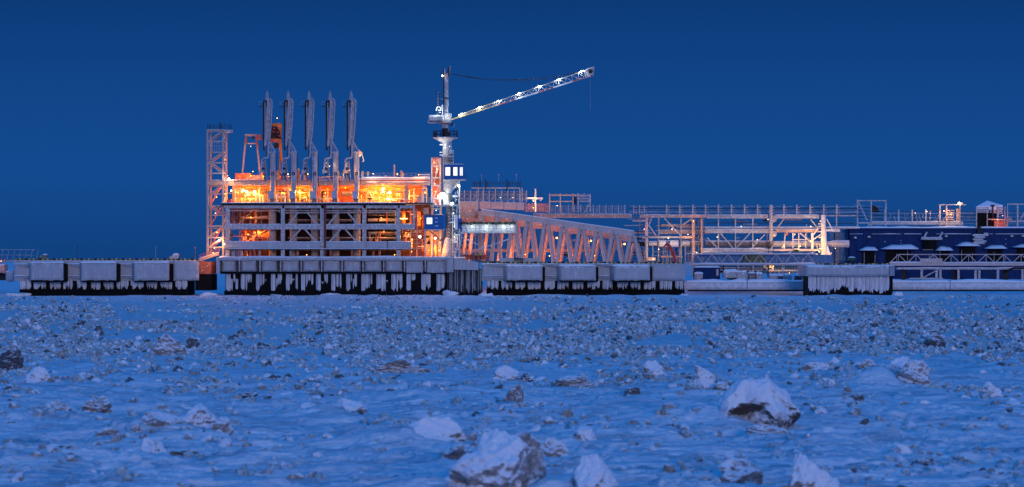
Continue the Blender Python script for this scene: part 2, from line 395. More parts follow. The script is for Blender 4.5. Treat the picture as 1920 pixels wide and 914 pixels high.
# ------------------------------------------------------------------ sea ice: one sheet out to the horizon
def ice_height(x, y):
    x = np.asarray(x, float); y = np.asarray(y, float)
    z = 0.22 * fbm(x / 16, y / 34, 3, 3)
    near = 1 - sstep(200, 300, y + 40 * fbm(x / 25, y / 60, 8, 2))
    wx = x + 1.2 * fbm(x / 3, y / 3, 5, 2)
    t1 = fbm(wx / 4.2, y / 2.6, 21, 4); t2 = fbm(wx / 2.1 + 9, y / 1.1, 22, 3)
    ter = 0
    for k in range(5): ter = ter + sstep(-.44 + .22 * k, -.44 + .22 * k + .03, t1)      # crusts of wind-packed snow, one above the other
    z = z + near * (.105 * ter - .26 + .08 * t2 + .07 * sstep(.05, .08, t2) - .06 * sstep(-.12, -.15, t2))
    rg = 1 - np.abs(2 * vnoise(wx / 3.0 + .3 * t2, y / .85, 71)); rg2 = 1 - np.abs(2 * vnoise(wx / 1.7 + 4, y / .6, 73))
    z = z + near * (.12 * sstep(.87, .98, rg) * sstep(-.05, .2, fbm(x / 6, y / 5, 74, 2)) + .08 * sstep(.87, .98, rg2) * sstep(.0, .25, fbm(x / 4, y / 6, 75, 2)))
    z = z + near * 0.09 * fbm(x / .5, y / .7, 61, 3) * sstep(.0, .3, fbm(x / 5, y / 9, 62, 2))
    rough = (1 - near) * (1 - sstep(560, 596, y + 12 * fbm(x / 20, y / 40, 9, 2)))
    z = z + rough * (0.95 * (0.42 - np.abs(fbm(x / 3.2, y / 6.0, 51, 4))) + 1.0 * fbm(x / 11, y / 22, 52, 3) - .25 + .55 * fbm(x / .9, y / 1.6, 63, 3) * sstep(-.25, .2, fbm(x / 6, y / 16, 64, 2)))
    z = z + np.exp(-((y - 598.5) / 3.5) ** 2) * np.clip(.25 + 1.5 * fbm(x / 5.5, x * 0 + 3.3, 77, 3), 0, 2) * .6 * (np.abs(x) < 110)
    for bx, by, bw, bh, kd, yaw, lab in BL:      # wind drifts banked up around the blocks, tailing off to the left
        k = {'snow': .8, 'pale': .45, 'boulder': .5}.get(kd, .2)
        dx = x - bx + bw * .42; dy = y - by - bw * .45
        sx = np.where(dx < 0, bw * (1.1 if kd in ('snow', 'boulder') else .75), bw * .40)
        z = z + k * bh * 0.8 * np.exp(-(dx / sx) ** 2 - (dy / (bw * .62 + .25)) ** 2)
    cx, cy = (1690 - 960) * ground_at(727) / F, ground_at(727)
    z = z + .9 * np.exp(-((x - cx + 1.2) / np.where(x < cx - 1.2, 3.0, .9)) ** 2 - ((y - cy) / 1.3) ** 2) * (0.8 + .3 * vnoise(x, y, 5))
    return z * sstep(30, 60, y) * (1 - 0.6 * sstep(700, 1200, y))

def build_ice():
    rows = [-3000, -600, -120, 0, 40, 60, 72, 80]
    y = 84.0
    while y < 640:
        rows.append(y); y += max(0.10, y * y / (CAM_H * 2909) * (0.25 if y < 170 else .55))
    while y < 26000: rows.append(y); y *= 1.25
    rows = np.array(rows)
    u = list(np.linspace(-0.19, 0.19, 840))
    e = 0.2
    ext = []
    while e < 40: ext.append(e); e *= 1.35
    u = np.array([-k for k in ext[::-1]] + u + ext)
    wd = np.maximum(np.abs(rows), 80)
    X = u[None, :] * wd[:, None]; Y = np.repeat(rows[:, None], len(u), 1)
    Z = ice_height(X, Y)
    nr, nc = X.shape
    co = np.stack([X, Y, Z], -1).reshape(-1, 3).astype(np.float32)
    i = np.arange(nr - 1)[:, None] * nc + np.arange(nc - 1)[None, :]
    quad = np.stack([i, i + 1, i + nc + 1, i + nc], -1).reshape(-1, 4).astype(np.int32)
    me = fast_mesh('sea_ice', co, quad, True)
    return me
def fast_mesh(name, co, faces, smooth):
    me = bpy.data.meshes.new(name); k = faces.shape[1]
    me.vertices.add(len(co)); me.vertices.foreach_set('co', np.ascontiguousarray(co, dtype=np.float32).ravel())
    me.loops.add(faces.size); me.loops.foreach_set('vertex_index', faces.astype(np.int32).ravel())
    me.polygons.add(len(faces)); me.polygons.foreach_set('loop_start', np.arange(0, faces.size, k, dtype=np.int32))
    me.polygons.foreach_set('use_smooth', np.full(len(faces), smooth, dtype=bool))
    me.update(calc_edges=True); me.validate()
    return me

def snow_ground_mat():
    m = bpy.data.materials.new('wind_packed_snow'); m.use_nodes = True; t = m.node_tree; N = t.nodes; L = t.links
    b = N['Principled BSDF']; b.inputs['Roughness'].default_value = 0.6; b.inputs['Specular IOR Level'].default_value = 0.35
    g = N.new('ShaderNodeNewGeometry'); mp = N.new('ShaderNodeMapping'); mp.inputs['Scale'].default_value = (.24, 1.1, .6); L.new(g.outputs['Position'], mp.inputs[0])
    n1 = N.new('ShaderNodeTexNoise'); n1.inputs['Scale'].default_value = 1.0; n1.inputs['Detail'].default_value = 8; n1.inputs['Roughness'].default_value = .68; L.new(mp.outputs[0], n1.inputs['Vector'])
    r = N.new('ShaderNodeValToRGB'); r.color_ramp.elements[0].position = .36; r.color_ramp.elements[0].color = (.30, .40, .47, 1)
    r.color_ramp.elements[1].position = .63; r.color_ramp.elements[1].color = (.76, .80, .83, 1); e_ = r.color_ramp.elements.new(.5); e_.color = (.60, .67, .73, 1)
    L.new(n1.outputs[0], r.inputs[0])
    ms_ = N.new('ShaderNodeMapping'); ms_.inputs['Scale'].default_value = (.30, 3.2, 1.0); L.new(g.outputs['Position'], ms_.inputs[0])
    ns_ = N.new('ShaderNodeTexNoise'); ns_.inputs['Scale'].default_value = 1.0; ns_.inputs['Detail'].default_value = 5; ns_.inputs['Roughness'].default_value = .6; L.new(ms_.outputs[0], ns_.inputs['Vector'])
    rs_ = N.new('ShaderNodeMapRange'); rs_.inputs[1].default_value = .60; rs_.inputs[2].default_value = .68; L.new(ns_.outputs[0], rs_.inputs[0])
    xs_n = N.new('ShaderNodeMix'); xs_n.data_type = 'RGBA'; L.new(rs_.outputs[0], xs_n.inputs[0]); L.new(r.outputs[0], xs_n.inputs[6]); xs_n.inputs[7].default_value = (.95, .95, .95, 1)   # white streaks in the snow colour, in place of lit crust edges
    # the rubble belt between the smooth snow and the jetty is bare blue-grey ice
    sp = N.new('ShaderNodeSeparateXYZ'); L.new(g.outputs['Position'], sp.inputs[0])
    nb = N.new('ShaderNodeTexNoise'); nb.inputs['Scale'].default_value = .06; nb.inputs['Detail'].default_value = 4; L.new(g.outputs['Position'], nb.inputs['Vector'])
    wob = N.new('ShaderNodeMath'); wob.operation = 'MULTIPLY_ADD'; L.new(nb.outputs[0], wob.inputs[0]); wob.inputs[1].default_value = 160; L.new(sp.outputs[1], wob.inputs[2])
    i0 = N.new('ShaderNodeMapRange'); L.new(wob.outputs[0], i0.inputs[0]); i0.inputs[1].default_value = 290; i0.inputs[2].default_value = 370
    i1 = N.new('ShaderNodeMapRange'); L.new(wob.outputs[0], i1.inputs[0]); i1.inputs[1].default_value = 640; i1.inputs[2].default_value = 590
    im = N.new('ShaderNodeMath'); im.operation = 'MULTIPLY'; L.new(i0.outputs[0], im.inputs[0]); L.new(i1.outputs[0], im.inputs[1])
    i2 = N.new('ShaderNodeMath'); i2.operation = 'MULTIPLY'; L.new(im.outputs[0], i2.inputs[0]); i2.inputs[1].default_value = .8
    ix = N.new('ShaderNodeMix'); ix.data_type = 'RGBA'; L.new(i2.outputs[0], ix.inputs[0]); L.new(xs_n.outputs[2], ix.inputs[6]); ix.inputs[7].default_value = (.45, .56, .60, 1)
    L.new(ix.outputs[2], b.inputs['Base Color'])
    mp2 = N.new('ShaderNodeMapping'); mp2.inputs['Scale'].default_value = (2.2, 7.0, 4.0); L.new(g.outputs['Position'], mp2.inputs[0])
    n2 = N.new('ShaderNodeTexNoise'); n2.inputs['Scale'].default_value = 1.0; n2.inputs['Detail'].default_value = 6; L.new(mp2.outputs[0], n2.inputs['Vector'])
    bp = N.new('ShaderNodeBump'); bp.inputs['Strength'].default_value = .8; bp.inputs['Distance'].default_value = .16; L.new(n2.outputs[0], bp.inputs['Height']); L.new(bp.outputs[0], b.inputs['Normal'])
    return m
GROUND = snow_ground_mat()
ice = bpy.data.objects.new('sea_ice', build_ice()); COL.objects.link(ice); ice['kind'] = 'structure'; ice.data.materials.append(GROUND)

# snowy shore behind the jetty
def shore_h(x, y):
    ramp = sstep(612, 646, y + 5 * fbm(x / 18, y / 18, 71, 2)) * sstep(-16, -2, x)
    return ramp * (3.2 + .5 * fbm(x / 14, y / 12, 72, 3)) - .5 + .5 * fbm(x / 7, y / 5, 73, 3) * ramp + .0
xs = np.concatenate([np.linspace(-20, 125, 260), np.linspace(128, 900, 40)]); ys = np.concatenate([np.linspace(608, 690, 90), np.linspace(694, 1400, 20)])
XX, YY = np.meshgrid(xs, ys); ZZ = shore_h(XX, YY); nc = len(xs)
ii = np.arange(len(ys) - 1)[:, None] * nc + np.arange(nc - 1)[None, :]
sh = bpy.data.objects.new('snowy_shore', fast_mesh('snowy_shore', np.stack([XX, YY, ZZ], -1).reshape(-1, 3), np.stack([ii, ii + 1, ii + nc + 1, ii + nc], -1).reshape(-1, 4), True))
COL.objects.link(sh); sh['kind'] = 'structure'; sh.data.materials.append(GROUND)

# ------------------------------------------------------------------ ice blocks
def ico(sub):
    bm = bmesh.new(); bmesh.ops.create_icosphere(bm, subdivisions=sub, radius=1.0)
    v = np.array([p.co[:] for p in bm.verts]); f = np.array([[p.index for p in fc.verts] for fc in bm.faces]); bm.free(); return v, f
ICO1, ICO2, ICO3, ICO4 = ico(1), ico(2), ico(4), ico(5)
def chunk_verts(base, seed, cuts=9, rough=.10, sharp=.62):
    rr = np.random.RandomState(seed); v = base.copy()
    for _ in range(cuts):
        n = rr.normal(size=3); n /= np.linalg.norm(n); d = rr.uniform(sharp, .92)
        k = v @ n; v = v - np.outer(np.maximum(k - d, 0), n)
    v = v * (1 + rough * fbm(v[:, 0] * 2.3 + seed, v[:, 1] * 2.3 + v[:, 2] * 1.7, seed % 97, 4))[:, None]
    v[:, 2] += 0.09 * rough / .1 * fbm(v[:, 0] * 5, v[:, 1] * 5 + seed, seed % 89, 3)
    return v
def ice_mat(name, dirt, cover, scale=1.6, nw=4.2):
    """dirty sea ice with snow plastered on it: cover 0 bare .. 1 all white"""
    m = bpy.data.materials.new(name); m.use_nodes = True; t = m.node_tree; N = t.nodes; L = t.links
    b = N['Principled BSDF']; b.inputs['Roughness'].default_value = .55; b.inputs['Specular IOR Level'].default_value = .4
    tc = N.new('ShaderNodeNewGeometry')
    n1 = N.new('ShaderNodeTexNoise'); n1.inputs['Scale'].default_value = scale; n1.inputs['Detail'].default_value = 8; n1.inputs['Roughness'].default_value = .7
    L.new(tc.outputs['Position'], n1.inputs['Vector'])
    n2 = N.new('ShaderNodeTexNoise'); n2.inputs['Scale'].default_value = scale * 4.5; n2.inputs['Detail'].default_value = 6; n2.inputs['Roughness'].default_value = .75; L.new(tc.outputs['Position'], n2.inputs['Vector'])
    r = N.new('ShaderNodeValToRGB'); E = r.color_ramp.elements
    E[0].position = .3; E[0].color = (dirt[0] * .25, dirt[1] * .25, dirt[2] * .27, 1); E[1].position = .68; E[1].color = (dirt[0] * 1.25, dirt[1] * 1.22, dirt[2] * 1.2, 1)
    L.new(n2.outputs[0], r.inputs[0])
    sx = N.new('ShaderNodeSeparateXYZ'); L.new(tc.outputs['Normal'], sx.inputs[0])
    a = N.new('ShaderNodeMath'); a.operation = 'MULTIPLY_ADD'; a.inputs[1].default_value = nw; L.new(n1.outputs[0], a.inputs[0]); L.new(sx.outputs[2], a.inputs[2])
    k = N.new('ShaderNodeMapRange'); k.inputs[1].default_value = nw * .5 + 1.25 - 2.1 * cover; k.inputs[2].default_value = nw * .5 + 1.72 - 2.1 * cover; L.new(a.outputs[0], k.inputs[0])
    x = N.new('ShaderNodeMix'); x.data_type = 'RGBA'; L.new(k.outputs[0], x.inputs[0]); L.new(r.outputs[0], x.inputs[6]); x.inputs[7].default_value = (.80, .82, .86, 1)
    L.new(x.outputs[2], b.inputs['Base Color'])
    bp = N.new('ShaderNodeBump'); bp.inputs['Strength'].default_value = .6; bp.inputs['Distance'].default_value = .08; L.new(n2.outputs[0], bp.inputs['Height']); L.new(bp.outputs[0], b.inputs['Normal'])
    return m
ICEM = {'grey': ice_mat('dirty_ice', (.38, .365, .35), .36), 'dark': ice_mat('dark_ice', (.11, .125, .14), .26), 'pale': ice_mat('snowy_ice', (.40, .37, .35), .66),
        'snow': ice_mat('drifted_ice', (.28, .26, .25), .80), 'boulder': ice_mat('boulder_ice', (.10, .08, .07), .84, 1.2, 1.5), 'teal': ice_mat('blue_ice', (.44, .56, .59), .30),
        'b_grey': ice_mat('block_bare_ice', (.34, .31, .30), .54, 1.1, 2.4), 'b_dark': ice_mat('block_dark_ice', (.10, .10, .11), .40, 1.1, 2.2), 'b_pale': ice_mat('block_snowy_ice', (.36, .33, .32), .72, .9, 2.4), 'b_snow': ice_mat('block_drifted_ice', (.24, .21, .20), .80, .9, 2.2),
        'clean': ice_mat('clean_ice', (.60, .66, .70), .6), 'white': mat('glint_white_ice', (.93, .92, .88), .35, 0, 0, 0, .05)}  # the near-white ice colour stands in for lamplight on far chunks
def craggy(base, seed, amp):
    v = chunk_verts(base, seed, 8 + seed % 5, .06, .50); q0 = v.copy()
    nrm = q0 / (np.linalg.norm(q0, axis=1)[:, None] + 1e-6)
    d = amp * .9 * fbm(q0[:, 0] * 1.3 + seed, q0[:, 2] * 1.3 + q0[:, 1] * .9, seed % 83, 2) - amp * .8 * np.abs(fbm(q0[:, 0] * 2.6 + q0[:, 1] * 1.4, q0[:, 2] * 2.9 - q0[:, 1], seed % 71, 3)) + amp * .35 * fbm(q0[:, 0] * 8, q0[:, 2] * 8 + q0[:, 1] * 6, seed % 61, 3)
    return v + nrm * d[:, None]
for k, (bx, by, bw, bh, kd, yaw, lab) in enumerate(BL):
    bigb = bw > 1.2
    B_, Fc = ICO4 if bigb else ICO3
    v = craggy(B_, 300 + k, .30 if kd != 'snow' else .20) if kd != 'boulder' else chunk_verts(B_, 341, 3, .22, .78)
    if kd in ('pale', 'snow') and bh > bw * .4:     # pinnacles narrow upwards
        tz = np.clip((v[:, 2] + 1) / 2, 0, 1); v[:, 0] *= 1.1 - .62 * tz; v[:, 1] *= 1.1 - .5 * tz; v[:, 0] += .12 * tz
    ca, sa = math.cos(yaw), math.sin(yaw)
    v = np.stack([v[:, 0] * ca - v[:, 1] * sa, v[:, 0] * sa + v[:, 1] * ca, v[:, 2]], -1)
    if kd == 'boulder':                              # hollow eaten into the face that looks at the sea
        c = np.array([-.30, -.85, -.35]); d = np.linalg.norm((v - c) * np.array([1.0, .8, 1.15]), axis=1)
        v[:, 1] += .75 * np.clip(1 - d / .62, 0, 1) ** .7
        v[:, 2] -= np.clip(v[:, 0] - .2, 0, 1) * .6 * np.clip(v[:, 2] + .3, 0, 1)
        v += .10 * np.stack([fbm(v[:, 0] * 4, v[:, 2] * 4, 5, 3), fbm(v[:, 0] * 4 + 7, v[:, 2] * 4, 6, 3), fbm(v[:, 0] * 4, v[:, 2] * 4 + 9, 7, 3)], -1) * sstep(.1, -.5, v[:, 2])[:, None]
    lo, hi = v.min(0), v.max(0)
    v = (v - (lo + hi) / 2) / (hi - lo) * 2
    fs = [Fc]; vs = [v]; n0 = len(v); rr_ = np.random.RandomState(k)
    if kd not in ('boulder',):                       # smaller shards frozen onto its flanks
        for j in range(2 + k % 3):
            u_ = craggy(ICO2[0] if not bigb else ICO3[0], 500 + 7 * k + j, .3); f_ = (ICO2 if not bigb else ICO3)[1]
            sc = rr_.uniform(.22, .5); an = rr_.uniform(math.pi * .95, math.pi * 2.05)
            u_ = u_ * np.array([sc * rr_.uniform(.7, 1.2), sc, sc * rr_.uniform(.6, 1.3)]) + np.array([math.cos(an) * .80, math.sin(an) * .6, -.55 + .3 * rr_.rand()])
            vs.append(u_); fs.append(f_ + n0); n0 += len(u_)
    v = np.concatenate(vs); v[:, 0] *= 1 / max(1, np.abs(v[:, 0]).max() * .92)
    hgt = bh * 1.35
    co = v * np.array([bw / 2, bw * .42, hgt / 2]); co[:, 2] += hgt / 2 - .35 * bh
    o = bpy.data.objects.new('ice_block', fast_mesh('ice_block', co, np.concatenate(fs), False)); COL.objects.link(o)
    o.location = (bx, by + bw * .3, float(ice_height(np.array([bx]), np.array([by - bw * .45]))[0]) * .8)
    o.data.materials.append(ICEM.get('b_' + kd, ICEM[kd])); o['label'] = lab; o['category'] = 'ice block'; o['group'] = 'large ice blocks on the snow field'

# brash ice: thousands of pieces; the 250 that show largest are things, the rest one mass
PROTO = [chunk_verts(ICO1[0], 900 + k, 5, .22, .5) for k in range(14)]
PROTO3 = [chunk_verts(ICO2[0], 700 + k, 8, .18, .5) for k in range(12)]
cand = []
def scatter(n, py0, py1, smin, smax, hk, powr, clus):
    m = 0
    while m < n:
        py = NR.uniform(py0, py1); px = NR.uniform(-320, 2240)
        if py0 > 570: py = py + 26 * float(fbm(np.array(px / 260.), np.array(py0 / 90.), 95, 3)) * min(1, (py - 575) / 60)
        Y = ground_at(py); X = (px - 960) * Y / F
        if Y > 596: continue
        c = 0.5 + float(fbm(np.array(X / (Y * .022)), np.array(py / 17.0), 91, 3))
        if NR.rand() > np.clip((c - clus) * (3 if py1 < 670 else 5), .015, 1): continue
        spx = smin + (smax - smin) * NR.rand() ** powr
        s = spx * Y / F
        cand.append((X, Y, s, s * NR.uniform(.55, 1.1), s * hk * NR.uniform(.5, 1.2), NR.uniform(0, 6.28), NR.uniform(-.95, .95), NR.randint(0, 14), NR.rand()))
        m += 1
scatter(11500, 559, 600, 2.5, 12, .55, 2.6, .16)
scatter(27000, 588, 668, 3, 19, .82, 3.0, .06)
scatter(9500, 640, 742, 3, 27, .6, 3.0, .30)
scatter(3000, 650, 700, 3, 20, .6, 2.6, .12)
scatter(7000, 715, 914, 2.5, 34, .5, 4.4, .40)
scatter(15000, 575, 664, 5, 15, .8, 1.3, .26)
for bx, by, bw, bh, kd, yaw, lab in BL:          # crumbs lying round every block
    for _ in range(16):
        an = NR.uniform(0, 6.28); d_ = bw * NR.uniform(.45, 1.5); X = bx + d_ * math.cos(an); Y = by + bw * .3 + d_ * .9 * math.sin(an)
        s_ = bw * .05 + bw * .22 * NR.rand() ** 3
        cand.append((X, Y, s_, s_ * NR.uniform(.55, 1.1), s_ * .55 * NR.uniform(.5, 1.2), NR.uniform(0, 6.28), NR.uniform(-.5, .5), NR.randint(0, 14), NR.rand()))
cand.sort(key=lambda c: -(c[2] / c[1]))
zc = ice_height(np.array([c[0] for c in cand]), np.array([c[1] for c in cand]))
GRP = 'broken ice chunks scattered over the frozen sea'
big = [i for i, c in enumerate(cand)][:240]
me_cache = {}
for i in big:
    X, Y, sx, sy, sz, yaw, tilt, pr, rn = cand[i]
    kd = 'grey' if rn < .34 else 'teal' if rn < .64 else 'pale' if rn < .91 else 'dark'
    key = (pr % 12, kd)
    if key not in me_cache:
        me_cache[key] = fast_mesh('ice_chunk', PROTO3[pr % 12], ICO2[1], False); me_cache[key].materials.append(ICEM[kd])
    o = bpy.data.objects.new('ice_chunk', me_cache[key]); COL.objects.link(o)
    o.location = (X, Y, zc[i] - sz * .02); o.scale = (sx / 2, sy / 2, sz * .75); o.rotation_euler = (tilt * .6, tilt, yaw)
    o['category'] = 'ice chunk'; o['group'] = GRP
    px_, py_ = 960 + X * F / Y, HOR + CAM_H * F / Y
    zone = 'left dolphin' if px_ < 400 else 'loading arms' if px_ < 720 else 'crane' if px_ < 900 else 'right dolphin' if px_ < 1285 else 'pipe rack' if px_ < 1510 else 'blue hall'
    o['label'] = {'grey': 'brown-grey', 'teal': 'blue-grey', 'pale': 'snow-dusted', 'dark': 'dark'}[kd] + ' ice chunk ' + ('far out in the rubble below the ' if py_ < 640 else 'at the near edge of the rubble below the ' if py_ < 700 else 'on smooth snow well in front of the ' if py_ < 780 else 'close to the viewer in line with the ') + zone
rest = np.arange(240, len(cand))
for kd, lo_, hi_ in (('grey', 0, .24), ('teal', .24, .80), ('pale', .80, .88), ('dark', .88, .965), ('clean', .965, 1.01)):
    vs = []; fs = []; n0 = 0
    for i in rest:
        X, Y, sx, sy, sz, yaw, tilt, pr, rn = cand[i]
        if not (lo_ <= rn < hi_): continue
        p = PROTO[pr] * np.array([sx / 2, sy / 2, sz * .75])
        ct, st = math.cos(tilt), math.sin(tilt); p = np.stack([p[:, 0] * ct + p[:, 2] * st, p[:, 1], -p[:, 0] * st + p[:, 2] * ct], -1)
        ca, sa = math.cos(yaw), math.sin(yaw); p = np.stack([p[:, 0] * ca - p[:, 1] * sa, p[:, 0] * sa + p[:, 1] * ca, p[:, 2]], -1)
        vs.append(p + np.array([X, Y, zc[i] - sz * .02])); fs.append(ICO1[1] + n0); n0 += len(p)
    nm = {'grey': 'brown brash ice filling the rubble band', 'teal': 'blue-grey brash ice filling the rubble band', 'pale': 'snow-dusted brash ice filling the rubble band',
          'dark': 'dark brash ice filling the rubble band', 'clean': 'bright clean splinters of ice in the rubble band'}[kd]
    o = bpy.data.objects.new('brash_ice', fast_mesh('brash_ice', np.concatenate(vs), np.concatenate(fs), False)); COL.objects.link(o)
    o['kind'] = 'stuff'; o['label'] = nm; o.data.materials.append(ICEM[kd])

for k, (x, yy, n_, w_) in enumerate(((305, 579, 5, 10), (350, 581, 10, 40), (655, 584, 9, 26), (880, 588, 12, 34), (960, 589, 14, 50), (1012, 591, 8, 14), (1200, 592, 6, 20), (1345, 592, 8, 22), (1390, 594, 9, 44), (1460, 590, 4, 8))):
    rr_ = np.random.RandomState(k + 5)  # far chunks coloured almost white in place of lamplit glints
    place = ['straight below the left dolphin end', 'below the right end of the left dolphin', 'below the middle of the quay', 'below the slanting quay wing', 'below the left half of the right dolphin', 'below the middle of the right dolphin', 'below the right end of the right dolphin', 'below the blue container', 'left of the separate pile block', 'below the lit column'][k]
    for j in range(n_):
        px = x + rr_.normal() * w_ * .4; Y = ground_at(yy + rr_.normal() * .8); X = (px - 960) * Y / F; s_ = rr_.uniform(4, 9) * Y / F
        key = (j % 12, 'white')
        if key not in me_cache: me_cache[key] = fast_mesh('glint_ice_chunk', PROTO3[j % 12], ICO2[1], False); me_cache[key].materials.append(ICEM['white'])
        o = bpy.data.objects.new('glint_ice_chunk', me_cache[key]); COL.objects.link(o); o.scale = (s_ * .5, s_ * .5, s_ * .38); o.rotation_euler = (0, 0, rr_.uniform(0, 6))
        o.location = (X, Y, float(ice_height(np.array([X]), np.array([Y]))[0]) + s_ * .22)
        o['category'] = 'ice chunk'; o['group'] = 'ice chunks whitened for lamp glints ' + place; o['label'] = 'one of the ice chunks whitened for lamp glints far out ' + place
# ------------------------------------------------------------------ mooring dolphins and the quay of the loading platform
def dolphin(label, x_end, panels, recess, end, base, top, ybase, seed, ret=None):
    """panels: (x0,x1) protruding fenders; recess: (x0,x1) set-back bays; end: (x0,x1) plain end wall; base: (x0,x1) dark skirt"""
    X0 = min(recess[0][0], panels[0][0]); X1 = end[1]
    t = thing('mooring_dolphin', label, 'mooring dolphin', q((X0 + X1) / 2, ybase, 606))
    rslab(t, 'cap_wall', CONC, X0, top, X1, 527, 601.6, 616, .25, .10, 60, 6, seed)
    for k, (a, b) in enumerate(panels):
        s = 600 / F; y0 = 598.6; y1 = 601.5
        za = q(a, 526, 600).z; zb = q(a, top + 4, 600).z; xa = q(a, 0, 600).x; xb = q(b, 0, 600).x; ch = 7 * s
        part(t, 'fender_panel', CONC, MB().slab((xa, y0, za), (xb, y1, zb), .28, .10, 14, 8, seed + k), smooth=False)
        # chamfered flank on the left of every fender
        m = MB(); m.add([(xa - ch, y1, za + .15), (xa, y0 + .3, za), (xa, y0 + .3, zb), (xa - ch, y1, zb - .1), (xa, y1 + .05, za), (xa, y1 + .05, zb)],
                        [(0, 1, 2, 3), (0, 4, 1), (3, 2, 5), (0, 3, 5, 4)])
        part(t, 'fender_flank', CONC, m)
        rect(t, 'fender_sill', BLACK, a - 1, 525.5, b + 2, 529.5, 598.9, 601.6)
        rect(t, 'gap_shadow_strip', BLACK, b + .2, top + 6, b + 5, 528, 599.6, 601.6)  # black strip painting the gap shadow right of the fender
        rsnow(t, a - 3, b, top + 4.3, 598.7, 601.8, .35, seed + k)
    for k, (a, b) in enumerate(recess):
        for yy in (494, 516):
            m = MB(); A = q(a, yy + 2, 600); B = q(b, yy + 4, 600)
            m.add([(A.x, 601.7, A.z), (B.x, 600.4, B.z), (B.x, 600.4, B.z - .28), (A.x, 601.7, A.z - .28), (A.x, 601.9, A.z), (B.x, 601.9, B.z), (B.x, 601.9, B.z - .28), (A.x, 601.9, A.z - .28)],
                  [(0, 3, 2, 1), (0, 1, 5, 4), (3, 7, 6, 2), (1, 2, 6, 5), (0, 4, 7, 3), (4, 5, 6, 7)])
            part(t, 'ledge', CONC, m)
            rsnow(t, a, b, yy + 2, 600.7, 601.7, .18, seed + k + yy, nx=6)
    rslab(t, 'end_wall', CONC, end[0], top + 2, end[1], 525, 600.2, 602, .22, .08, 12, 7, seed + 9)
    rect(t, 'skirt', BLACK, base[0], 524, base[1], 556, 602.4, 615)
    # foot of the skirt, awash in dark ice
    rslab(t, 'skirt_foot', BLACK, base[0] - 1, 543, base[1] + 1, 557, 601.3, 603, .3, .12, 40, 3, seed)
    xk = base[0]; rr = random.Random(seed)
    while xk < base[1] - 8:
        wd = rr.uniform(18, 25); n = rr.randint(2, 3); xx = xk
        for _ in range(n):
            w1 = wd / n * rr.uniform(.8, 1.05); lo = rr.uniform(543, 549)
            part(t, 'icicle_sheet', ICE, MB().icicle(q(xx, 0, 602).x, q(min(xx + w1, base[1]), 0, 602).x, q(0, 525, 602).z, q(0, lo, 602).z, q(0, lo - 9, 602).z, 602.3, .5, 6, rr.randint(0, 9999)))
            xx += w1 + .6
            if xx > base[1] - 3: break
        xk += wd + rr.uniform(4, 7)
    a = q(X0 + 2, top + 1, 602); b = q(X1 - 1, top - 3.2, 602)
    part(t, 'kerb', HAZ, MB().box((a.x, 602.6, a.z), (b.x, 603.2, b.z)))
    n = int((X1 - X0) / 13)
    for k in range(n): rect(t, 'kerb_block', DARK if k % 2 else HAZ, X0 + 6 + k * 13, top - 4, X0 + 13 + k * 13, top - 1.5, 602.3, 602.6)
    rsnow(t, X0, X1, top + .4, 601.7, 602.2, .07, seed + 20, nx=60)
    return t
ld_ = dolphin('long snow-caked mooring dolphin left of the loading platform', 0, [(59, 120), (154, 219), (253, 318)], [(26, 52), (126, 150), (225, 248)], (325, 372), (37, 353), 489, 555, 41)
m = rect(ld_, 'return_wall', RUST, 373.5, 491, 396, 514, 603, 614, label='rust-red side wall lit by the platform lamps')
rect(ld_, 'return_skirt', BLACK, 366, 514.5, 397, 545, 603.1, 614)
lamp(ld_, 400, 474, 600, None, SODC, 500, off=(0, 0, 0))
for k, (px, wd_) in enumerate(((81, 13), (326, 16))):
    b = thing('mooring_hook', ['snow-topped mooring hook housing on the left end of the long left dolphin', 'snow-topped mooring hook housing on the right end of the long left dolphin'][k], 'mooring hook', q(px, 486, 606), 'mooring hooks on the left dolphin')
    P = [(px - wd_ / 2, 487), (px + wd_ / 2, 487), (px + wd_ / 2, 479), (px + wd_ * .1, 477), (px - wd_ / 2, 483)]
    m = MB().prism([(q(a, c, 606).x, q(a, c, 606).z) for a, c in P], 605, 607)
    part(b, 'housing', OLIVE if k == 0 else STEEL, m); rsnow(b, px - 2, px + wd_ * .5, 478.6, 605, 607, .35, k, nx=6)
    rtube(b, 'hook', DARK, (px - wd_ * .5, 484), (px - wd_ * .9, 486.5), 1.0, 605.4, n=6)

rd_ = dolphin('long snow-caked mooring dolphin right of the loading platform', 0, [(951, 1017), (1051, 1117), (1151, 1218)], [(903, 943), (1020, 1044), (1119, 1144)], (1222, 1284), (913, 1283), 495, 557, 77)
rect(rd_, 'upstand', CONC, 935, 484.5, 1012, 492, 603.5, 605)
for k in range(5): rect(rd_, 'bollard', BLACK, 965 + k * 3.6, 485, 966.2 + k * 3.6, 490, 603, 603.4)
rect(rd_, 'bollard_rail', BLACK, 964, 484.5, 982, 485.6, 603.02, 603.38)

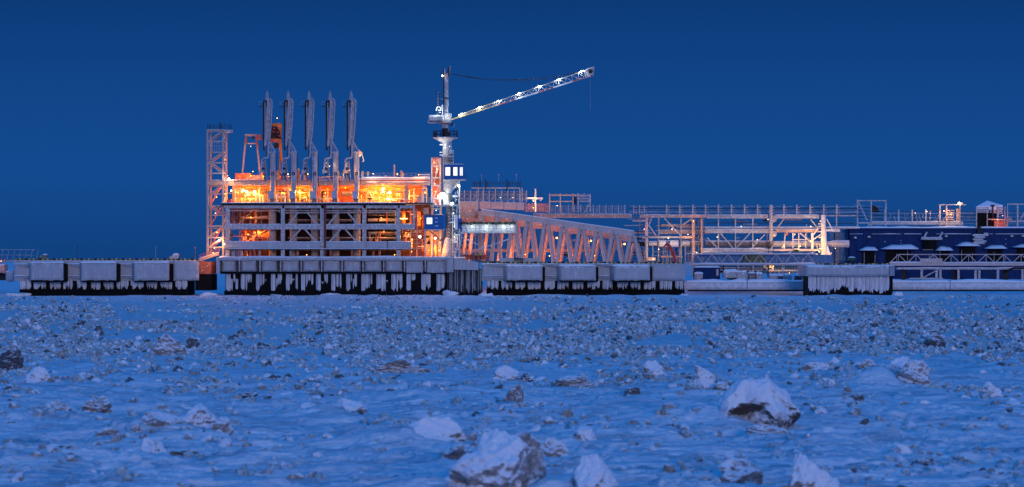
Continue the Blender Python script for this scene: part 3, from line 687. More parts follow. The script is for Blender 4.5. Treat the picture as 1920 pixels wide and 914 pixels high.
# quay of the loading platform
t = thing('loading_quay', 'ice-hung concrete quay with a row of eleven square fenders under the lit pipe deck', 'quay', q(625, 555, 606))
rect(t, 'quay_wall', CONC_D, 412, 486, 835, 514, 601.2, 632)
rslab(t, 'coping', CONC, 408, 483, 836, 489, 599.2, 604, .15, .06, 60, 3, 5)
rsnow(t, 408, 848, 483.4, 599.2, 604, .3, 12, nx=70)
bx = [414, 449.5, 488, 526.6, 565.2, 603.6, 642, 681, 720, 759, 798, 835]
for k in range(11):
    a, b = bx[k], bx[k + 1]
    dark = 7 if k < 3 else 3
    rslab(t, 'fender_panel', CONC, a + 2.0, 489.2, b - (5.2 if k < 10 else 1) - (3 if k < 3 else 0), 510 + (1.5 if k > 8 else 0), 600.2, 601.25, .55 if k < 9 else .2, .1, 10, 8, 60 + k)
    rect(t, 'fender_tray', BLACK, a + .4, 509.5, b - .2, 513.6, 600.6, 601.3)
    for yy in (489.5, 500.5):
        rect(t, 'fender_post', STEEL if yy < 490 else GREY, b - 1.7, yy, b + .5, yy + 9.3, 599.9, 600.6)
    rect(t, 'fender_clamp', STEEL, b - 2.2, 498.7, b + 1.2, 500.6, 599.7, 600.5)
rect(t, 'end_block', CONC, 405.5, 483, 412, 513.4, 599.6, 612)
rslab(t, 'corner_block', CONC, 836.6, 481.5, 850, 511, 599.4, 612, .2, .06, 4, 6, 91)
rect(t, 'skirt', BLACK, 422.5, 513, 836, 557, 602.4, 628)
rslab(t, 'skirt_foot', BLACK, 420, 547, 838, 557.5, 601.2, 603, .3, .15, 50, 3, 6)
rr = random.Random(5)
for k in range(15):
    x0 = 423.5 + k * 28.2; n = rr.randint(3, 4)
    w0 = rr.uniform(6.5, 9.5); low = rr.uniform(545, 549)
    if x0 + w0 > 834: break
    def sheet(a, b, zl, zh, th=.35, zt=513): part(t, 'icicle_sheet', ICE, MB().icicle(q(a, 0, 602).x, q(min(b, 834), 0, 602).x, q(0, zt, 602).z, q(0, zl, 602).z, q(0, zh, 602).z, 602.3, th, 5, rr.randint(0, 9999)))
    sheet(x0, x0 + w0, low, low - 5, .5)
    xx = x0 + w0 + rr.uniform(.2, 1.5)
    big_ = k > 11
    for _ in range(n):
        w1 = rr.uniform(2.2, 5.0) * (1.5 if big_ else 1)
        if xx + w1 > x0 + 24: break
        lo = rr.uniform(528, 549); sheet(xx, xx + w1, lo, lo - rr.uniform(4, 10), .3, 513 if rr.random() < .75 else rr.uniform(522, 532)); xx += w1 + rr.uniform(0, 1.8)
# turned wing with sheet piles at the right end of the quay
wing = thing('quay_wing', 'slanting concrete quay wing over ribbed sheet piles, right of the fender row', 'quay', q(876, 555, 606))
m = MB(); pts = [(851, 484), (897, 492), (897, 507), (851, 506)]
m.prism([(q(a, b, 601).x, q(a, b, 601).z) for a, b in ((851, 506), (897, 507), (897, 492), (851, 484))], 600.6, 612)
part(wing, 'wing_wall', CONC, m); rsnow(wing, 851, 872, 484.6, 600.4, 606, .25, 3)
rect(wing, 'backing', BLACK, 836.5, 505, 903, 556, 602.6, 620)
for k in range(18):
    x0 = 838 + k * 3.6
    if x0 > 900: break
    part(wing, 'sheet_pile', CONC if k % 3 else CONC_D, MB().icicle(q(x0, 0, 602).x, q(x0 + (2.9 if k % 4 else 2.2), 0, 602).x, q(0, 506 + (k < 4) * 5, 602).z, q(0, 553, 602).z, q(0, 543 - rr.uniform(0, 8), 602).z, 602.5, .4, 4, k + 50))
# separate capped pile block far right
t = thing('pile_cap', 'separate capped pile block hung with thick ice at right, standing alone in the ice', 'mooring dolphin', q(1594, 555, 606))
rslab(t, 'cap', CONC, 1512, 498.5, 1668, 518, 600, 616, .35, .1, 30, 6, 8)
m = MB(); A = q(1668.5, 518, 600); B = q(1681, 499, 600)
m.add([(A.x, 600.1, A.z), (B.x, 603, A.z + .1), (B.x, 603, B.z), (A.x, 600.1, B.z), (A.x, 616, A.z), (B.x, 616, A.z), (B.x, 616, B.z), (A.x, 616, B.z)], [(0, 1, 2, 3), (1, 5, 6, 2), (3, 2, 6, 7), (0, 4, 5, 1), (0, 3, 7, 4), (4, 7, 6, 5)])
part(t, 'cap_end', CONC, m)
rsnow(t, 1510, 1676, 498.8, 600.2, 606, .22, 31, nx=40)
a = q(1530, 498, 602); b = q(1670, 494.4, 602); part(t, 'kerb', HAZ, MB().box((a.x, 602.6, a.z), (b.x, 603.2, b.z)))
for k in range(11): rect(t, 'kerb_block', DARK if k % 2 else HAZ, 1534 + k * 12.5, 494, 1541 + k * 12.5, 496.5, 602.2, 602.6)
rect(t, 'skirt', BLACK, 1516, 518, 1674, 556, 602.6, 614)
rr = random.Random(9); xx = 1516
while xx < 1664:
    w1 = rr.uniform(4, 11); lo = rr.uniform(547, 553) if rr.random() < .8 else rr.uniform(538, 546)
    part(t, 'icicle_sheet', ICE, MB().icicle(q(xx, 0, 602).x, q(xx + w1, 0, 602).x, q(0, 518, 602).z, q(0, lo, 602).z, q(0, lo - 7, 602).z, 602.4, .55, 6, rr.randint(0, 9999))); xx += w1 + rr.uniform(-.2, .7)

# snow heaped against the feet of the piers
for k, (px, wd_, h_) in enumerate(((842, 46, 1.5), (915, 36, 1.0), (905, 20, .8), (620, 60, .7), (1678, 30, 1.2), (520, 26, .6), (1278, 24, .7), (388, 40, .8), (700, 40, .4), (30, 60, .8))):
    c = q(px, 556, 600.3 - (k % 3) * .4); v = craggy(ICO3[0], 50 + k, .55) * np.array([wd_ * .06, 1.8, h_ * .85])
    o = bpy.data.objects.new('snow_heap', fast_mesh('snow_heap', v, ICO3[1], True)); COL.objects.link(o); o.location = (c.x, c.y, 0.0); o.data.materials.append(SNOW)
    o['label'] = ['snow heap against the corner between the quay and its slanting wing', 'snow heap at the left foot of the right dolphin', 'little snow heap left of the right dolphin foot', 'wide snow heap under the middle fenders', 'snow heap at the right foot of the separate pile block',
                  'snow heap under the left fenders', 'snow heap at the right end of the right dolphin', 'snow heap in the gap between left dolphin and quay', 'flat snow heap under the right middle fenders', 'snow bank at the left end of the left dolphin'][k]
    o['category'] = 'snow heap'; o['group'] = 'snow heaps at the pier feet'
# ------------------------------------------------------------------ pipe deck: steel frame on the quay, lit by sodium lamps
def railing(p, px0, px1, py0, py1, Y, m=GREY, n=6, rails=2, w_=.55):
    for k in range(n + 1):
        x = px0 + (px1 - px0) * k / n; rbar(p, 'rail_post', m, (x, py0), (x, py1), w_, Y)
    for k in range(rails):
        yy = py1 + (py0 - py1) * k / max(rails, 1); rbar(p, 'rail', m, (px0, yy), (px1, yy), w_, Y - .02)
deck = thing('pipe_deck', 'two-storey steel pipe deck full of orange light, standing under the five loading arms', 'pipe deck', q(600, 482, 612))
Y0 = 602.0
rect(deck, 'deck_slab', CONC_D, 415, 380.5, 812, 383, Y0 - .6, 625)
rect(deck, 'deck_edge', BLACK, 415, 382.6, 760, 385, Y0 - .5, Y0 + 1)
rsnow(deck, 413, 762, 380.8, Y0 - .6, Y0 + .5, .16, 4, nx=60)
for a, b in ((421, 529), (533, 602), (607, 681), (686, 746), (750, 778)):
    rect(deck, 'upper_beam', STEEL, a, 384.6, b, 391, Y0, Y0 + .7); rect(deck, 'middle_beam', STEEL, a, 421, b, 430.5, Y0 - .1, Y0 + .7)
    rsnow(deck, a, b, 421.2, Y0 - .1, Y0 + .6, .12, int(a), nx=18)
for a, b in ((421, 529), (533, 602), (607, 681), (686, 726), (727, 770)):
    rslab(deck, 'parapet', CONC, a, 453.5, b, 466.5, Y0 - .25, Y0 + .6, .1, .06, 16, 3, int(a)); rsnow(deck, a, b, 453.8, Y0 - .2, Y0 + .5, .12, int(a) + 1)
rect(deck, 'lower_slab', CONC_D, 419, 466.8, 776, 469, Y0 - .5, 622); rsnow(deck, 419, 768, 467, Y0 - .6, Y0 - .2, .1, 9, nx=50)
rbar(deck, 'hose_bundle', mat('dark_red_hose', (.12, .03, .03), .6), (609.5, 483), (609.5, 384), 4.2, Y0 - .3, .3)
rect(deck, 'middle_slab', BLACK, 440, 428, 776, 431, Y0 + 8, 622)
for k, x in enumerate((427, 530.5, 604, 683, 747)):
    rbar(deck, 'column', STEEL, (x, 483), (x, 391.2), 7.2, Y0 + .45, .8)
    rbar(deck, 'rear_column', DULL, (x + 5, 483), (x + 5, 391.2), 6, 620, .7)
rbar(deck, 'column', STEEL, (776, 421), (776, 391), 3.6, Y0 + .4)
for c in (567.5, 643):
    for s_ in (-1, 1):
        rbar(deck, 'brace', STEEL, (c + s_ * 8, 398), (c + s_ * 27, 421), 2.6, Y0 + .3, .3)
        rbar(deck, 'brace', STEEL, (c + s_ * 4.5, 430.6), (c + s_ * 25, 453.4), 2.6, Y0 + .3, .3)
rbar(deck, 'brace', DULL, (476, 392), (448, 421), 2.2, 611, .3); rbar(deck, 'brace', DULL, (500, 431), (462, 453), 2.2, 611, .3)
for x in (437, 446, 453, 462, 470, 478, 487, 545, 558, 620, 660, 700, 712):
    rbar(deck, 'stub_post', GREY if x % 2 else RUST, (x, 484), (x, 469), 4 if x > 440 else 6, Y0 + 1.5, .4)
# hanging drip bars under the top beam, service pipes
for k in range(26): rbar(deck, 'hanger', GREY, (433 + k * 13, 391), (433 + k * 13, 396 + (k * 7) % 5), .7, Y0 + .9)
rtube(deck, 'service_pipe', GREY, (430, 395.5), (744, 395.5), 1.0, Y0 + 1.2); rtube(deck, 'service_pipe', GREY, (530, 399.5), (744, 399), 1.2, Y0 + 1.6)
for k in range(5):
    x = 511 + k * 39.55
    rtube(deck, 'pile', TAN, (x, 484), (x, 392), 6.9, 606, n=16); rtube(deck, 'pile', TAN, (x, 392), (x, 373), 6.0, 606, n=14)
# rear walls: interior darkness and reddish lamp glow put into their colours
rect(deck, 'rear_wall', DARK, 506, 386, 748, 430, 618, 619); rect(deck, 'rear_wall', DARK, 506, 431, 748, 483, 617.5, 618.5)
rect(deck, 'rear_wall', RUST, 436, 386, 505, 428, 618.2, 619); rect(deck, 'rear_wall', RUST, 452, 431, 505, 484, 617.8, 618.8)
for yy, r_, x0, x1, mm in ((413, 3.2, 690, 744, PIPE), (409, 2.2, 452, 505, DULL), (438, 3.2, 690, 745, DULL), (447, 2, 540, 742, DULL), (414, 2.6, 540, 660, DULL), (404, 1.2, 690, 744, DULL)):
    rtube(deck, 'pipe', mm, (x0, yy), (x1, yy), r_, 609 + r_, n=10)
# vessels lit in the lower left bay
for x0, x1, yy, r_ in ((478, 493, 441, 6.5), (492, 505, 441, 7.0)):
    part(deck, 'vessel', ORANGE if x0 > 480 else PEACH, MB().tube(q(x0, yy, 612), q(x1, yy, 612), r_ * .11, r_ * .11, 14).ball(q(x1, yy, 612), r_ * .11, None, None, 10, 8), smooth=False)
rr = random.Random(21)
for k in range(16):
    x = rr.uniform(448, 505); yy = rr.uniform(432, 450); rbar(deck, 'pipe_stand', RUST if k % 2 else PEACH, (x, 453), (x, yy), rr.uniform(.8, 2), rr.uniform(607, 615))
for k in range(10):
    x = rr.uniform(440, 500); rtube(deck, 'pipe', rr.choice((RUST, PEACH, DULL)), (x, 421), (x, 393), rr.uniform(.8, 2.0), rr.uniform(608, 616), n=6)
for k in range(46):
    x = rr.choice((rr.uniform(436, 504), rr.uniform(690, 742), rr.uniform(752, 776))); top = rr.random() < .5; yb, yt = (421, rr.uniform(393, 412)) if top else (453, rr.uniform(432, 446)); mm = rr.choice((RUST, PEACH, DULL, DARK, ORANGE, GREY))
    if k % 2: rtube(deck, 'pipe', mm, (x, yb), (x, yt), rr.uniform(.5, 1.6), rr.uniform(605, 612), n=6)
    else: rtube(deck, 'pipe', mm, (x - rr.uniform(4, 12), yt), (x + rr.uniform(2, 8), yt), rr.uniform(.5, 1.5), rr.uniform(605, 612), n=6)
# ---- pipe storey above the deck
rect(deck, 'roof_beam', PEACH, 392, 339, 440, 348, 604, 605); rect(deck, 'roof_beam', PEACH, 440.5, 339.5, 806, 347.5, 604.2, 605.4)
rect(deck, 'roof_slab', RUST, 436, 337.5, 806, 339.4, 604, 622); rsnow(deck, 392, 668, 338.6, 603.7, 606, .14, 17, nx=50)
rtube(deck, 'header_pipe', WHITE, (672, 336.5), (806, 335.0), 2.6, 604.6, n=10); rtube(deck, 'header_pipe', PEACH, (684, 343), (804, 343), 2.4, 603.6, n=10)
rsnow(deck, 676, 806, 334.6, 604, 606, .3, 18, nx=40)
for a, b, mm in ((436, 507, CREAM), (507.3, 553, RUST), (553.3, 590, CREAM), (590.3, 684, RUST), (684.3, 764, CREAM), (764.3, 792, RUST)): rect(deck, 'rear_wall', mm, a, 348, b, 380, 617, 617.6)  # cream and rust lengths put the lamp glow pattern into the wall colour
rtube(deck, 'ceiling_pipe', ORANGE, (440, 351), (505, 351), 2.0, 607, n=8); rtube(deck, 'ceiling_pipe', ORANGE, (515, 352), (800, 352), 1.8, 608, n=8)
for x in (441, 486, 540, 600, 690, 762, 793): rbar(deck, 'upper_column', PEACH, (x, 380.4), (x, 348), 4.5 if x > 700 else 2.5, 606.5, .5)
rbar(deck, 'upper_column', PEACH, (762, 380.4), (762, 348), 7, 605, .6)
for k in range(170):
    x = rr.choice((rr.uniform(438, 503), rr.uniform(515, 545), rr.uniform(676, 806))) if k > 120 else rr.choice((rr.uniform(438, 503), rr.uniform(516, 541), rr.uniform(556, 582), rr.uniform(676, 758), rr.uniform(676, 806), rr.uniform(596, 622)))
    Yd = rr.uniform(605.5, 616); mm = rr.choice((PIPE, WHITE, CREAM, PEACH, DULL, DARK, YELLOW, RUST, DULL)); kind = rr.random()
    if kind < .40:
        h0 = rr.uniform(352, 374); rtube(deck, 'riser_pipe', mm, (x, 380.3), (x, h0), rr.uniform(.5, 1.5), Yd, n=6)
        if rr.random() < .6: rtube(deck, 'pipe_run', mm, (x, h0), (x + rr.uniform(-16, 16), h0), rr.uniform(.5, 1.3), Yd, n=6)
    elif kind < .62:
        yy = rr.uniform(355, 378); rtube(deck, 'pipe_run', mm, (x - rr.uniform(4, 14), yy), (x + rr.uniform(4, 14), yy), rr.uniform(.6, 2.0), Yd, n=8)
    elif kind < .84:
        c = q(x, rr.uniform(358, 377), Yd); r_ = rr.uniform(.12, .34)
        part(deck, 'valve', mm, MB().ball(c, r_, r_, r_, 8, 6).tube(c + Vector((-r_ * 1.6, 0, 0)), c + Vector((r_ * 1.6, 0, 0)), r_ * .6, None, 8).tube(c, c + Vector((0, 0, r_ * 2.2)), r_ * .16, None, 6).tube(c + Vector((0, 0, r_ * 2.1)), c + Vector((0, 0, r_ * 2.3)), r_ * .8, None, 10))
    else:
        yy = rr.uniform(357, 374); s_ = rr.uniform(2, 6); rect(deck, 'junction_box', mm, x, yy, x + s_, yy + s_ * rr.uniform(.7, 1.5), Yd, Yd + .5)
for k in range(6): rbar(deck, 'ladder_rung', PEACH, (496, 356 + k * 4), (501, 356 + k * 4), .7, 605)
for x0, x1, yy, r_ in ((640, 660, 364, 4.2), (556, 574, 366, 3.8)): rtube(deck, 'vessel', DULL if x0 > 600 else YELLOW, (x0, yy), (x1, yy), r_, 609, n=12)
for x in (426, 452, 472, 499, 604, 642, 660, 680, 700, 722, 752): rbar(deck, 'deck_stanchion', DARK, (x, 381), (x, 376.5), 1.0, Y0 - .35)
part(deck, 'red_box', RED, MB().box(q(750, 380.6, 603), q(757, 375.8, 603) + Vector((0, .6, 0)))); rect(deck, 'red_box', RED, 428, 374, 434, 380.3, 603.2, 604)
# things on the roof of the pipe storey
rr = random.Random(3)
railing(deck, 668, 806, 337, 325, 608, GREY, 16, 3, .4)
for x, h_ in ((739.5, 309), (755, 326), (753, 322), (680, 323), (690, 324), (651, 324), (634, 322), (560, 318), (520, 322), (723, 331), (643, 324)):
    r_ = 1.9 if h_ > 310 else 2.0
    rtube(deck, 'vent_stack', rr.choice((PEACH, ORANGE, PIPE)), (x, 338), (x, h_), r_ * (1.1 if x < 700 else .8), 607, n=8)
    if h_ > 310 and x != 739.5: part(deck, 'vent_cap', rr.choice((ORANGE, PEACH, YELLOW)), MB().ball(q(x, h_ + 1, 607), .3, .3, .32, 8, 6))
rbar(deck, 'vent_arm', PIPE, (750, 330), (760, 328), 1, 607); rbar(deck, 'roof_ladder', WHITE, (775, 332), (806, 332), 1.2, 606); rbar(deck, 'roof_ladder', WHITE, (787, 328), (806, 328), 1.0, 606)
for k in range(24):
    x = rr.uniform(440, 668); h_ = rr.uniform(324, 334)
    rtube(deck, 'roof_pipe', rr.choice((RUST, PEACH, ORANGE, DULL)), (x, 337.6), (x + rr.uniform(-3, 3), h_), rr.uniform(.6, 2.0), rr.uniform(606, 616), n=6)
for k in range(9): 
    x = rr.uniform(445, 620); rtube(deck, 'roof_pipe', rr.choice((RUST, PEACH)), (x, 333), (x + rr.uniform(14, 40), 333), rr.uniform(.8, 1.6), rr.uniform(608, 616), n=6)
rect(deck, 'roof_housing', RUST, 441, 325, 470, 337.6, 610, 614); rect(deck, 'roof_housing', PEACH, 470, 329, 492, 337.6, 611, 614)
# sodium lamps of the pipe storey; most lens-less entries are added fill lights
for x, yy, P_ in ((455.5, 357.5, 900), (462.5, 359.5, 900), (477.5, 360, 1100), (718.5, 354.5, 1300), (730.5, 361.5, 1500), (562, 357, 1100), (704, 360, 700)):
    lamp(deck, x, yy, 606.0, SOD if yy < 375 and x not in (562, 704) else None, SODC, P_ * 1.5, .26, 'sodium_or_fill_lamp', (0, -.25, -.3), .2)
for x, yy, Yl, P_ in ((440, 366, 612, 500), (490, 366, 612, 700), (530, 362, 611, 350), (575, 374, 608, 700), (610, 362, 611, 500), (648, 353, 607, 400), (690, 365, 612, 1500), (726, 372, 608, 1200), (466, 372, 608, 900), (745, 364, 612, 1500), (780, 365, 612, 500), (797, 362, 610, 300)):
    lamp(deck, x, yy, Yl, None, SODC, P_ * (1.05 if x < 510 or x > 685 else .65), off=(0, 0, 0))
for x, yy, Yl, P_ in ((470, 330, 609, 350), (494, 331, 606, 250), (540, 327, 609, 350), (577, 327, 610, 350), (615, 328, 610, 350), (650, 326, 609, 350), (700, 326, 603, 420), (745, 327, 603, 420), (785, 328, 603.5, 380)):
    lamp(deck, x, yy, Yl, None, SODC if yy > 326.5 else WARMC, P_ * .8, off=(0, 0, 0))
for x, yy, Yl, P_ in ((485, 434, 610, 260), (465, 440, 610, 220), (470, 408, 610, 90), (715, 409, 611, 100), (720, 434, 611, 60), (575, 478, 610, 90), (470, 477, 606, 120), (680, 478, 609, 120), (740, 478, 606, 180)):
    lamp(deck, x, yy, Yl, None, (1, .24, .03), P_ * (3.8 if x < 500 or x > 735 else 1.6), off=(0, 0, 0))  # mostly fill lights added for the orange glow of the lower bays
# lit bay at the right end of the deck: stairs, drums, pipes
for x, yy, P_, lens in ((759.5, 456, 700, SOD), (758, 405, 500, None), (766, 440, 300, None), (787, 444.5, 150, WARM), (789, 410, 250, None), (772, 472, 250, None), (796, 470, 250, None)):
    lamp(deck, x, yy, 606, lens, SODC, P_ * 1.7, .22, 'sodium_or_fill_lamp', (0, -.3, -.2))  # entries without a lens are mostly added fill lights
for k in range(34):
    x = rr.uniform(752, 795); yy = rr.uniform(395, 470)
    if k % 2: rtube(deck, 'end_pipe', rr.choice((RUST, PEACH, ORANGE)), (x, yy + rr.uniform(8, 26)), (x, yy), rr.uniform(.5, 1.5), rr.uniform(606.5, 614), n=6)
    else: rtube(deck, 'end_pipe', rr.choice((RUST, PEACH, GREY)), (x - 8, yy), (x + 8, yy), rr.uniform(.5, 1.2), rr.uniform(606.5, 614), n=6)
rtube(deck, 'end_drum', ORANGE, (757, 418), (757, 399), 4.2, 609, n=12); rtube(deck, 'end_drum', ORANGE, (786, 424), (786, 398), 3.4, 608, n=12)
rect(deck, 'rear_wall', RUST, 750, 386, 812, 484, 620, 620.5)  # red colour carries the orange lamp glow of the end bay
railing(deck, 768, 796, 484, 474, 603, RUST, 6, 3, .6)
for k, yy in enumerate((432, 441, 449, 457, 466)): rbar(deck, 'stair_landing', PEACH, (770, yy), (796, yy), 1.0, 605, 1.2)
for k in range(4): rbar(deck, 'stair_flight', RUST, (772 if k % 2 else 794, 432 + k * 9), (794 if k % 2 else 772, 441 + k * 9), 1.3, 605.4, .9)
for x in (770, 782, 796): rbar(deck, 'stair_post', PEACH, (x, 483), (x, 392), 1.3, 604.6)
railing(deck, 778, 812, 384, 371, 604, GREY, 8, 3, .6)
rect(deck, 'end_cabinet', PEACH, 794, 390, 803, 401, 604, 606); rect(deck, 'end_cabinet', PEACH, 784, 366, 790, 381, 604, 606)
# low pipe storey below: sodium glow at far left corner
lamp(deck, 421, 458, 602.8, SOD, SODC, 260, .16, 'sodium_or_fill_lamp', (-.5, -.4, 0)); lamp(deck, 411, 451.5, 604, WARM, WARMC, 220, .17, 'sodium_or_fill_lamp', (0, -.5, -.2))
lamp(deck, 429, 336.5, 603.4, WARM, WARMC, 400, .24, 'floodlight', (.2, -.4, .3))
lamp(deck, 433.5, 358, 604, WARM, SODC, 120, .13, 'sodium_or_fill_lamp')

# ------------------------------------------------------------------ five loading arms
ARM_LABELS = ['first loading arm from the left, half hiding the orange crane', 'second loading arm from the left, just right of the orange crane', 'middle one of the five loading arms over the pipe deck',
              'fourth loading arm from the left', 'rightmost loading arm, its base lit white and orange with a hose on the right']
ARMM = mat('iced_arm_steel', (0.34, 0.33, 0.36), 0.5, 0.1, 0.4, 0.12, 0.15, 0.6)
def arm(first=True):
    Y = 603.0
    t = thing('loading_boom', ARM_LABELS[0], 'loading arm', q(511.5, 372, Y), 'loading arms parked upright on the pipe deck')
    rtube(t, 'riser', ARMM, (511.5, 358), (511.5, 286), 5.1, Y, n=16)
    rtube(t, 'riser_cap', GREY, (511.5, 287), (511.5, 294), 5.6, Y, n=16)
    rect(t, 'base_box', mat('pale_base_box', (.33, .37, .42), .5, 0, .5, .3, .1), 503, 358.3, 514.2, 372.5, Y - 1.0, Y + .6)
    rect(t, 'base_foot', DULL, 505.5, 372.6, 514, 380.4, Y - .6, Y + .6)
    rect(t, 'valve_plate', DARK, 508.6, 323, 513.6, 329, Y - .75, Y - .5)
    rect(t, 'valve_hub', GREY, 510, 325, 512, 327.4, Y - .82, Y - .74)
    # inboard arm: three slim pipes side by side up to a pointed head
    rtube(t, 'return_pipe', DARK, (494.6, 190), (494.8, 282), 1.9, Y + .6, n=8); rtube(t, 'return_pipe', ARMM, (496.8, 191), (496.3, 276), .9, Y + .3, n=6)
    rtube(t, 'inner_arm', ARMM, (502.9, 186), (497.6, 268), 2.2, Y - .2, n=12, r1=2.4)
    rtube(t, 'arm_swivel', ARMM, (497.8, 262), (497.3, 273), 3.0, Y - .25, n=12, r1=2.6)
    m = MB(); P = [(504.2, 189), (507.5, 189), (504.5, 262), (500.3, 262)]
    m.prism([(q(a, b, Y).x, q(a, b, Y).z) for a, b in P[::-1]], Y + .1, Y + .35); part(t, 'arm_web', GREY, m)
    c = 5; pts = [q(504.8, 185.8, Y), q(507.2, 186.4, Y), q(509.2, 188.4, Y), q(510, 192, Y), q(509.2, 210, Y), q(507.6, 240, Y), q(505.2, 262, Y), q(502.5, 292, Y)]
    part(t, 'outer_arm', ARMM, MB().path(pts, .155, 8))
    tip = MB(); s = Y / F
    prof = [(188.5, 3.6), (184, 3.9), (179, 3.3), (174.5, 2.3), (171.6, 1.2), (170.4, .4)]
    for (ya, ra), (yb, rb) in zip(prof[:-1], prof[1:]): tip.tube(q(500.9, ya, Y), q(501.0, yb, Y), ra * s, rb * s, 10)
    part(t, 'head', ARMM, tip, smooth=False)
    rbar(t, 'head_collar', DARK, (494, 190.4), (504, 189), 2.6, Y + .2); 
    rbar(t, 'upper_step', DARK, (485, 200.5), (494.5, 200.5), 1.4, Y + .4, .8); rbar(t, 'step_rail', GREY, (486, 200), (486, 191), .35, Y + .4); rbar(t, 'step_rail', GREY, (486, 191), (494, 191), .3, Y + .4)
    rect(t, 'upper_box', DARK, 496.4, 188.5, 500.4, 202, Y + .45, Y + .9)
    # trestle at the riser head
    rbar(t, 'trestle_leg', ARMM, (503.8, 263), (516.2, 285.5), 2.3, Y - .1, .3); rbar(t, 'trestle_post', ARMM, (503.4, 264), (502.4, 296), 2.6, Y + .1, .3)
    rbar(t, 'trestle_sill', STEEL, (503, 286), (517, 285.6), 2.2, Y - .3, .7); rbar(t, 'trestle_tie', GREY, (506.5, 270), (509.5, 285), 1.4, Y + .25)
    part(t, 'trestle_sheave', DARK, MB().tube(q(506.3, 264, Y + .3), q(506.3, 264, Y + .6), .2, .2, 10))
    rbar(t, 'side_pipe', DARK, (500.6, 268), (500.2, 295), 1.5, Y + .7)
    # coupler hanging at the left
    pts = [q(490.5, 304, Y), q(491.5, 299.5, Y), q(494.5, 297.3, Y), q(500, 296.8, Y), q(503, 294.5, Y)]
    part(t, 'elbow', GREY, MB().path(pts, .16, 8)); rsn = q(492, 297, Y)
    rtube(t, 'coupler_pipe', DULL, (496, 300), (496, 334), 1.6, Y + .4, n=8); rtube(t, 'coupler_pipe', GREY, (490.6, 303), (489.5, 320), 1.2, Y - .1, n=8)
    for k, (x, yy, r_, h_) in enumerate(((492.3, 306, 3.0, 1.4), (491.6, 311.5, 2.4, 1.0), (493.6, 316.8, 3.4, 1.4), (491.0, 322, 3.8, 2.0), (494.5, 327, 2.9, 1.2))):
        rtube(t, 'flange', (GREY, ARMM, DARK, GREY, DARK)[k], (x, yy + h_), (x, yy - h_), r_, Y - .15 + .1 * k, n=10)
    rect(t, 'coupler_frame', GREY, 486.5, 318.6, 489.2, 326, Y - .4, Y + .2)
    rbar(t, 'stay_rod', DARK, (494, 329), (498.8, 340), .9, Y - .3); rbar(t, 'stay_rod', GREY, (497.2, 300), (501, 340), .7, Y + .2); rbar(t, 'stay_rod', DARK, (504.4, 298), (505.4, 338), 1.0, Y + .5)
    for k in range(4): rbar(t, 'rung', DARK, (516.4, 296 + k * 8), (519, 296 + k * 8), .6, Y + .3)
    rbar(t, 'riser_cable', DARK, (518.4, 288), (518.8, 352), .7, Y + .4)
    return t
a0 = arm()
ARMS = [a0]
for k in range(1, 5):
    r = a0.copy(); COL.objects.link(r); r.location = a0.location + Vector((39.3 * 603 / F * k, 0, 0)); r['label'] = ARM_LABELS[k]
    for ch in a0.children:
        c = ch.copy(); COL.objects.link(c); c.parent = r
    ARMS.append(r)
# hose of the rightmost arm
def off5(px): return px
pts = [q(676, 285, 603), q(678.5, 290, 603), q(681, 297, 603), q(682, 302, 603), q(679, 304, 603)]
part(ARMS[4], 'hose', WHITE, MB().path(pts, .11, 6)); part(ARMS[4], 'side_bracket', PEACH, MB().prism([(q(a, b, 602).x, q(a, b, 602).z) for a, b in ((672, 296), (678, 292), (680, 287), (672, 280))], 602, 602.5))
lamp(ARMS[4], 675, 292, 601.5, None, WARMC, 110, off=(.2, -.6, 0)); lamp(ARMS[4], 655, 320, 602, None, SODC, 160, off=(0, -.6, 0)); lamp(ARMS[3], 618, 312, 602, None, WARMC, 90, off=(0, -.6, 0))

# ------------------------------------------------------------------ lattice access tower at the left end
t = thing('access_tower', 'tall lattice tower at the left end of the pipe deck, right side lit orange', 'lattice tower', q(405, 480, 606))
def tower_face(Y, m, x0, x1, rear=False):
    for x in (x0, x1): rbar(t, 'leg', m, (x, 484), (x, 244), 3.6, Y, .45)
    for yy, w_ in ((245, 4.2), (265.5, 2.2), (286, 2.3), (305.7, 2.4), (325.4, 2.3), (343, 8.0), (364, 2.4), (386, 2.0), (404, 2.0), (424.5, 3.2), (446, 2), (464, 2.5)): rbar(t, 'cross_beam', m, (x0 + 1.6, yy), (x1 - 1.6, yy), w_, Y + .05, .35)
    for a, b in ((264, 247), (305, 286), (305.7, 325), (366, 348), (386, 404), (445, 426), (464, 447)):
        rbar(t, 'diagonal', m, (x0 + 2, a), (x1 - 2, b), 2.4, Y + .15, .3)
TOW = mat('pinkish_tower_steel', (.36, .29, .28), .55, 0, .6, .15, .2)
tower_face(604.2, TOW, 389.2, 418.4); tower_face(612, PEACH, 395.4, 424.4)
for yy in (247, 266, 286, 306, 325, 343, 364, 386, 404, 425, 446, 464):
    rbar(t, 'side_beam', PEACH, (418.6, yy), (424.2, yy), 2.2, 604.6, .3, Yb=611.6); rbar(t, 'side_beam', STEEL, (389.4, yy), (395.4, yy), 2.0, 604.6, .3, Yb=611.6)  # peach on the right side puts the orange lamp glow into its colour
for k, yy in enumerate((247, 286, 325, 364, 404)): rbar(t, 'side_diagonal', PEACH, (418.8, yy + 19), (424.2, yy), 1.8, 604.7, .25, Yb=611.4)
rect(t, 'top_plate', STEEL, 388, 242.8, 420, 244, 603.8, 612.2); rect(t, 'side_outrigger', STEEL, 420.6, 243.6, 434.5, 248.2, 605, 607)
railing(t, 391, 416, 286, 268, 604.6, GREY, 7, 3, .45)
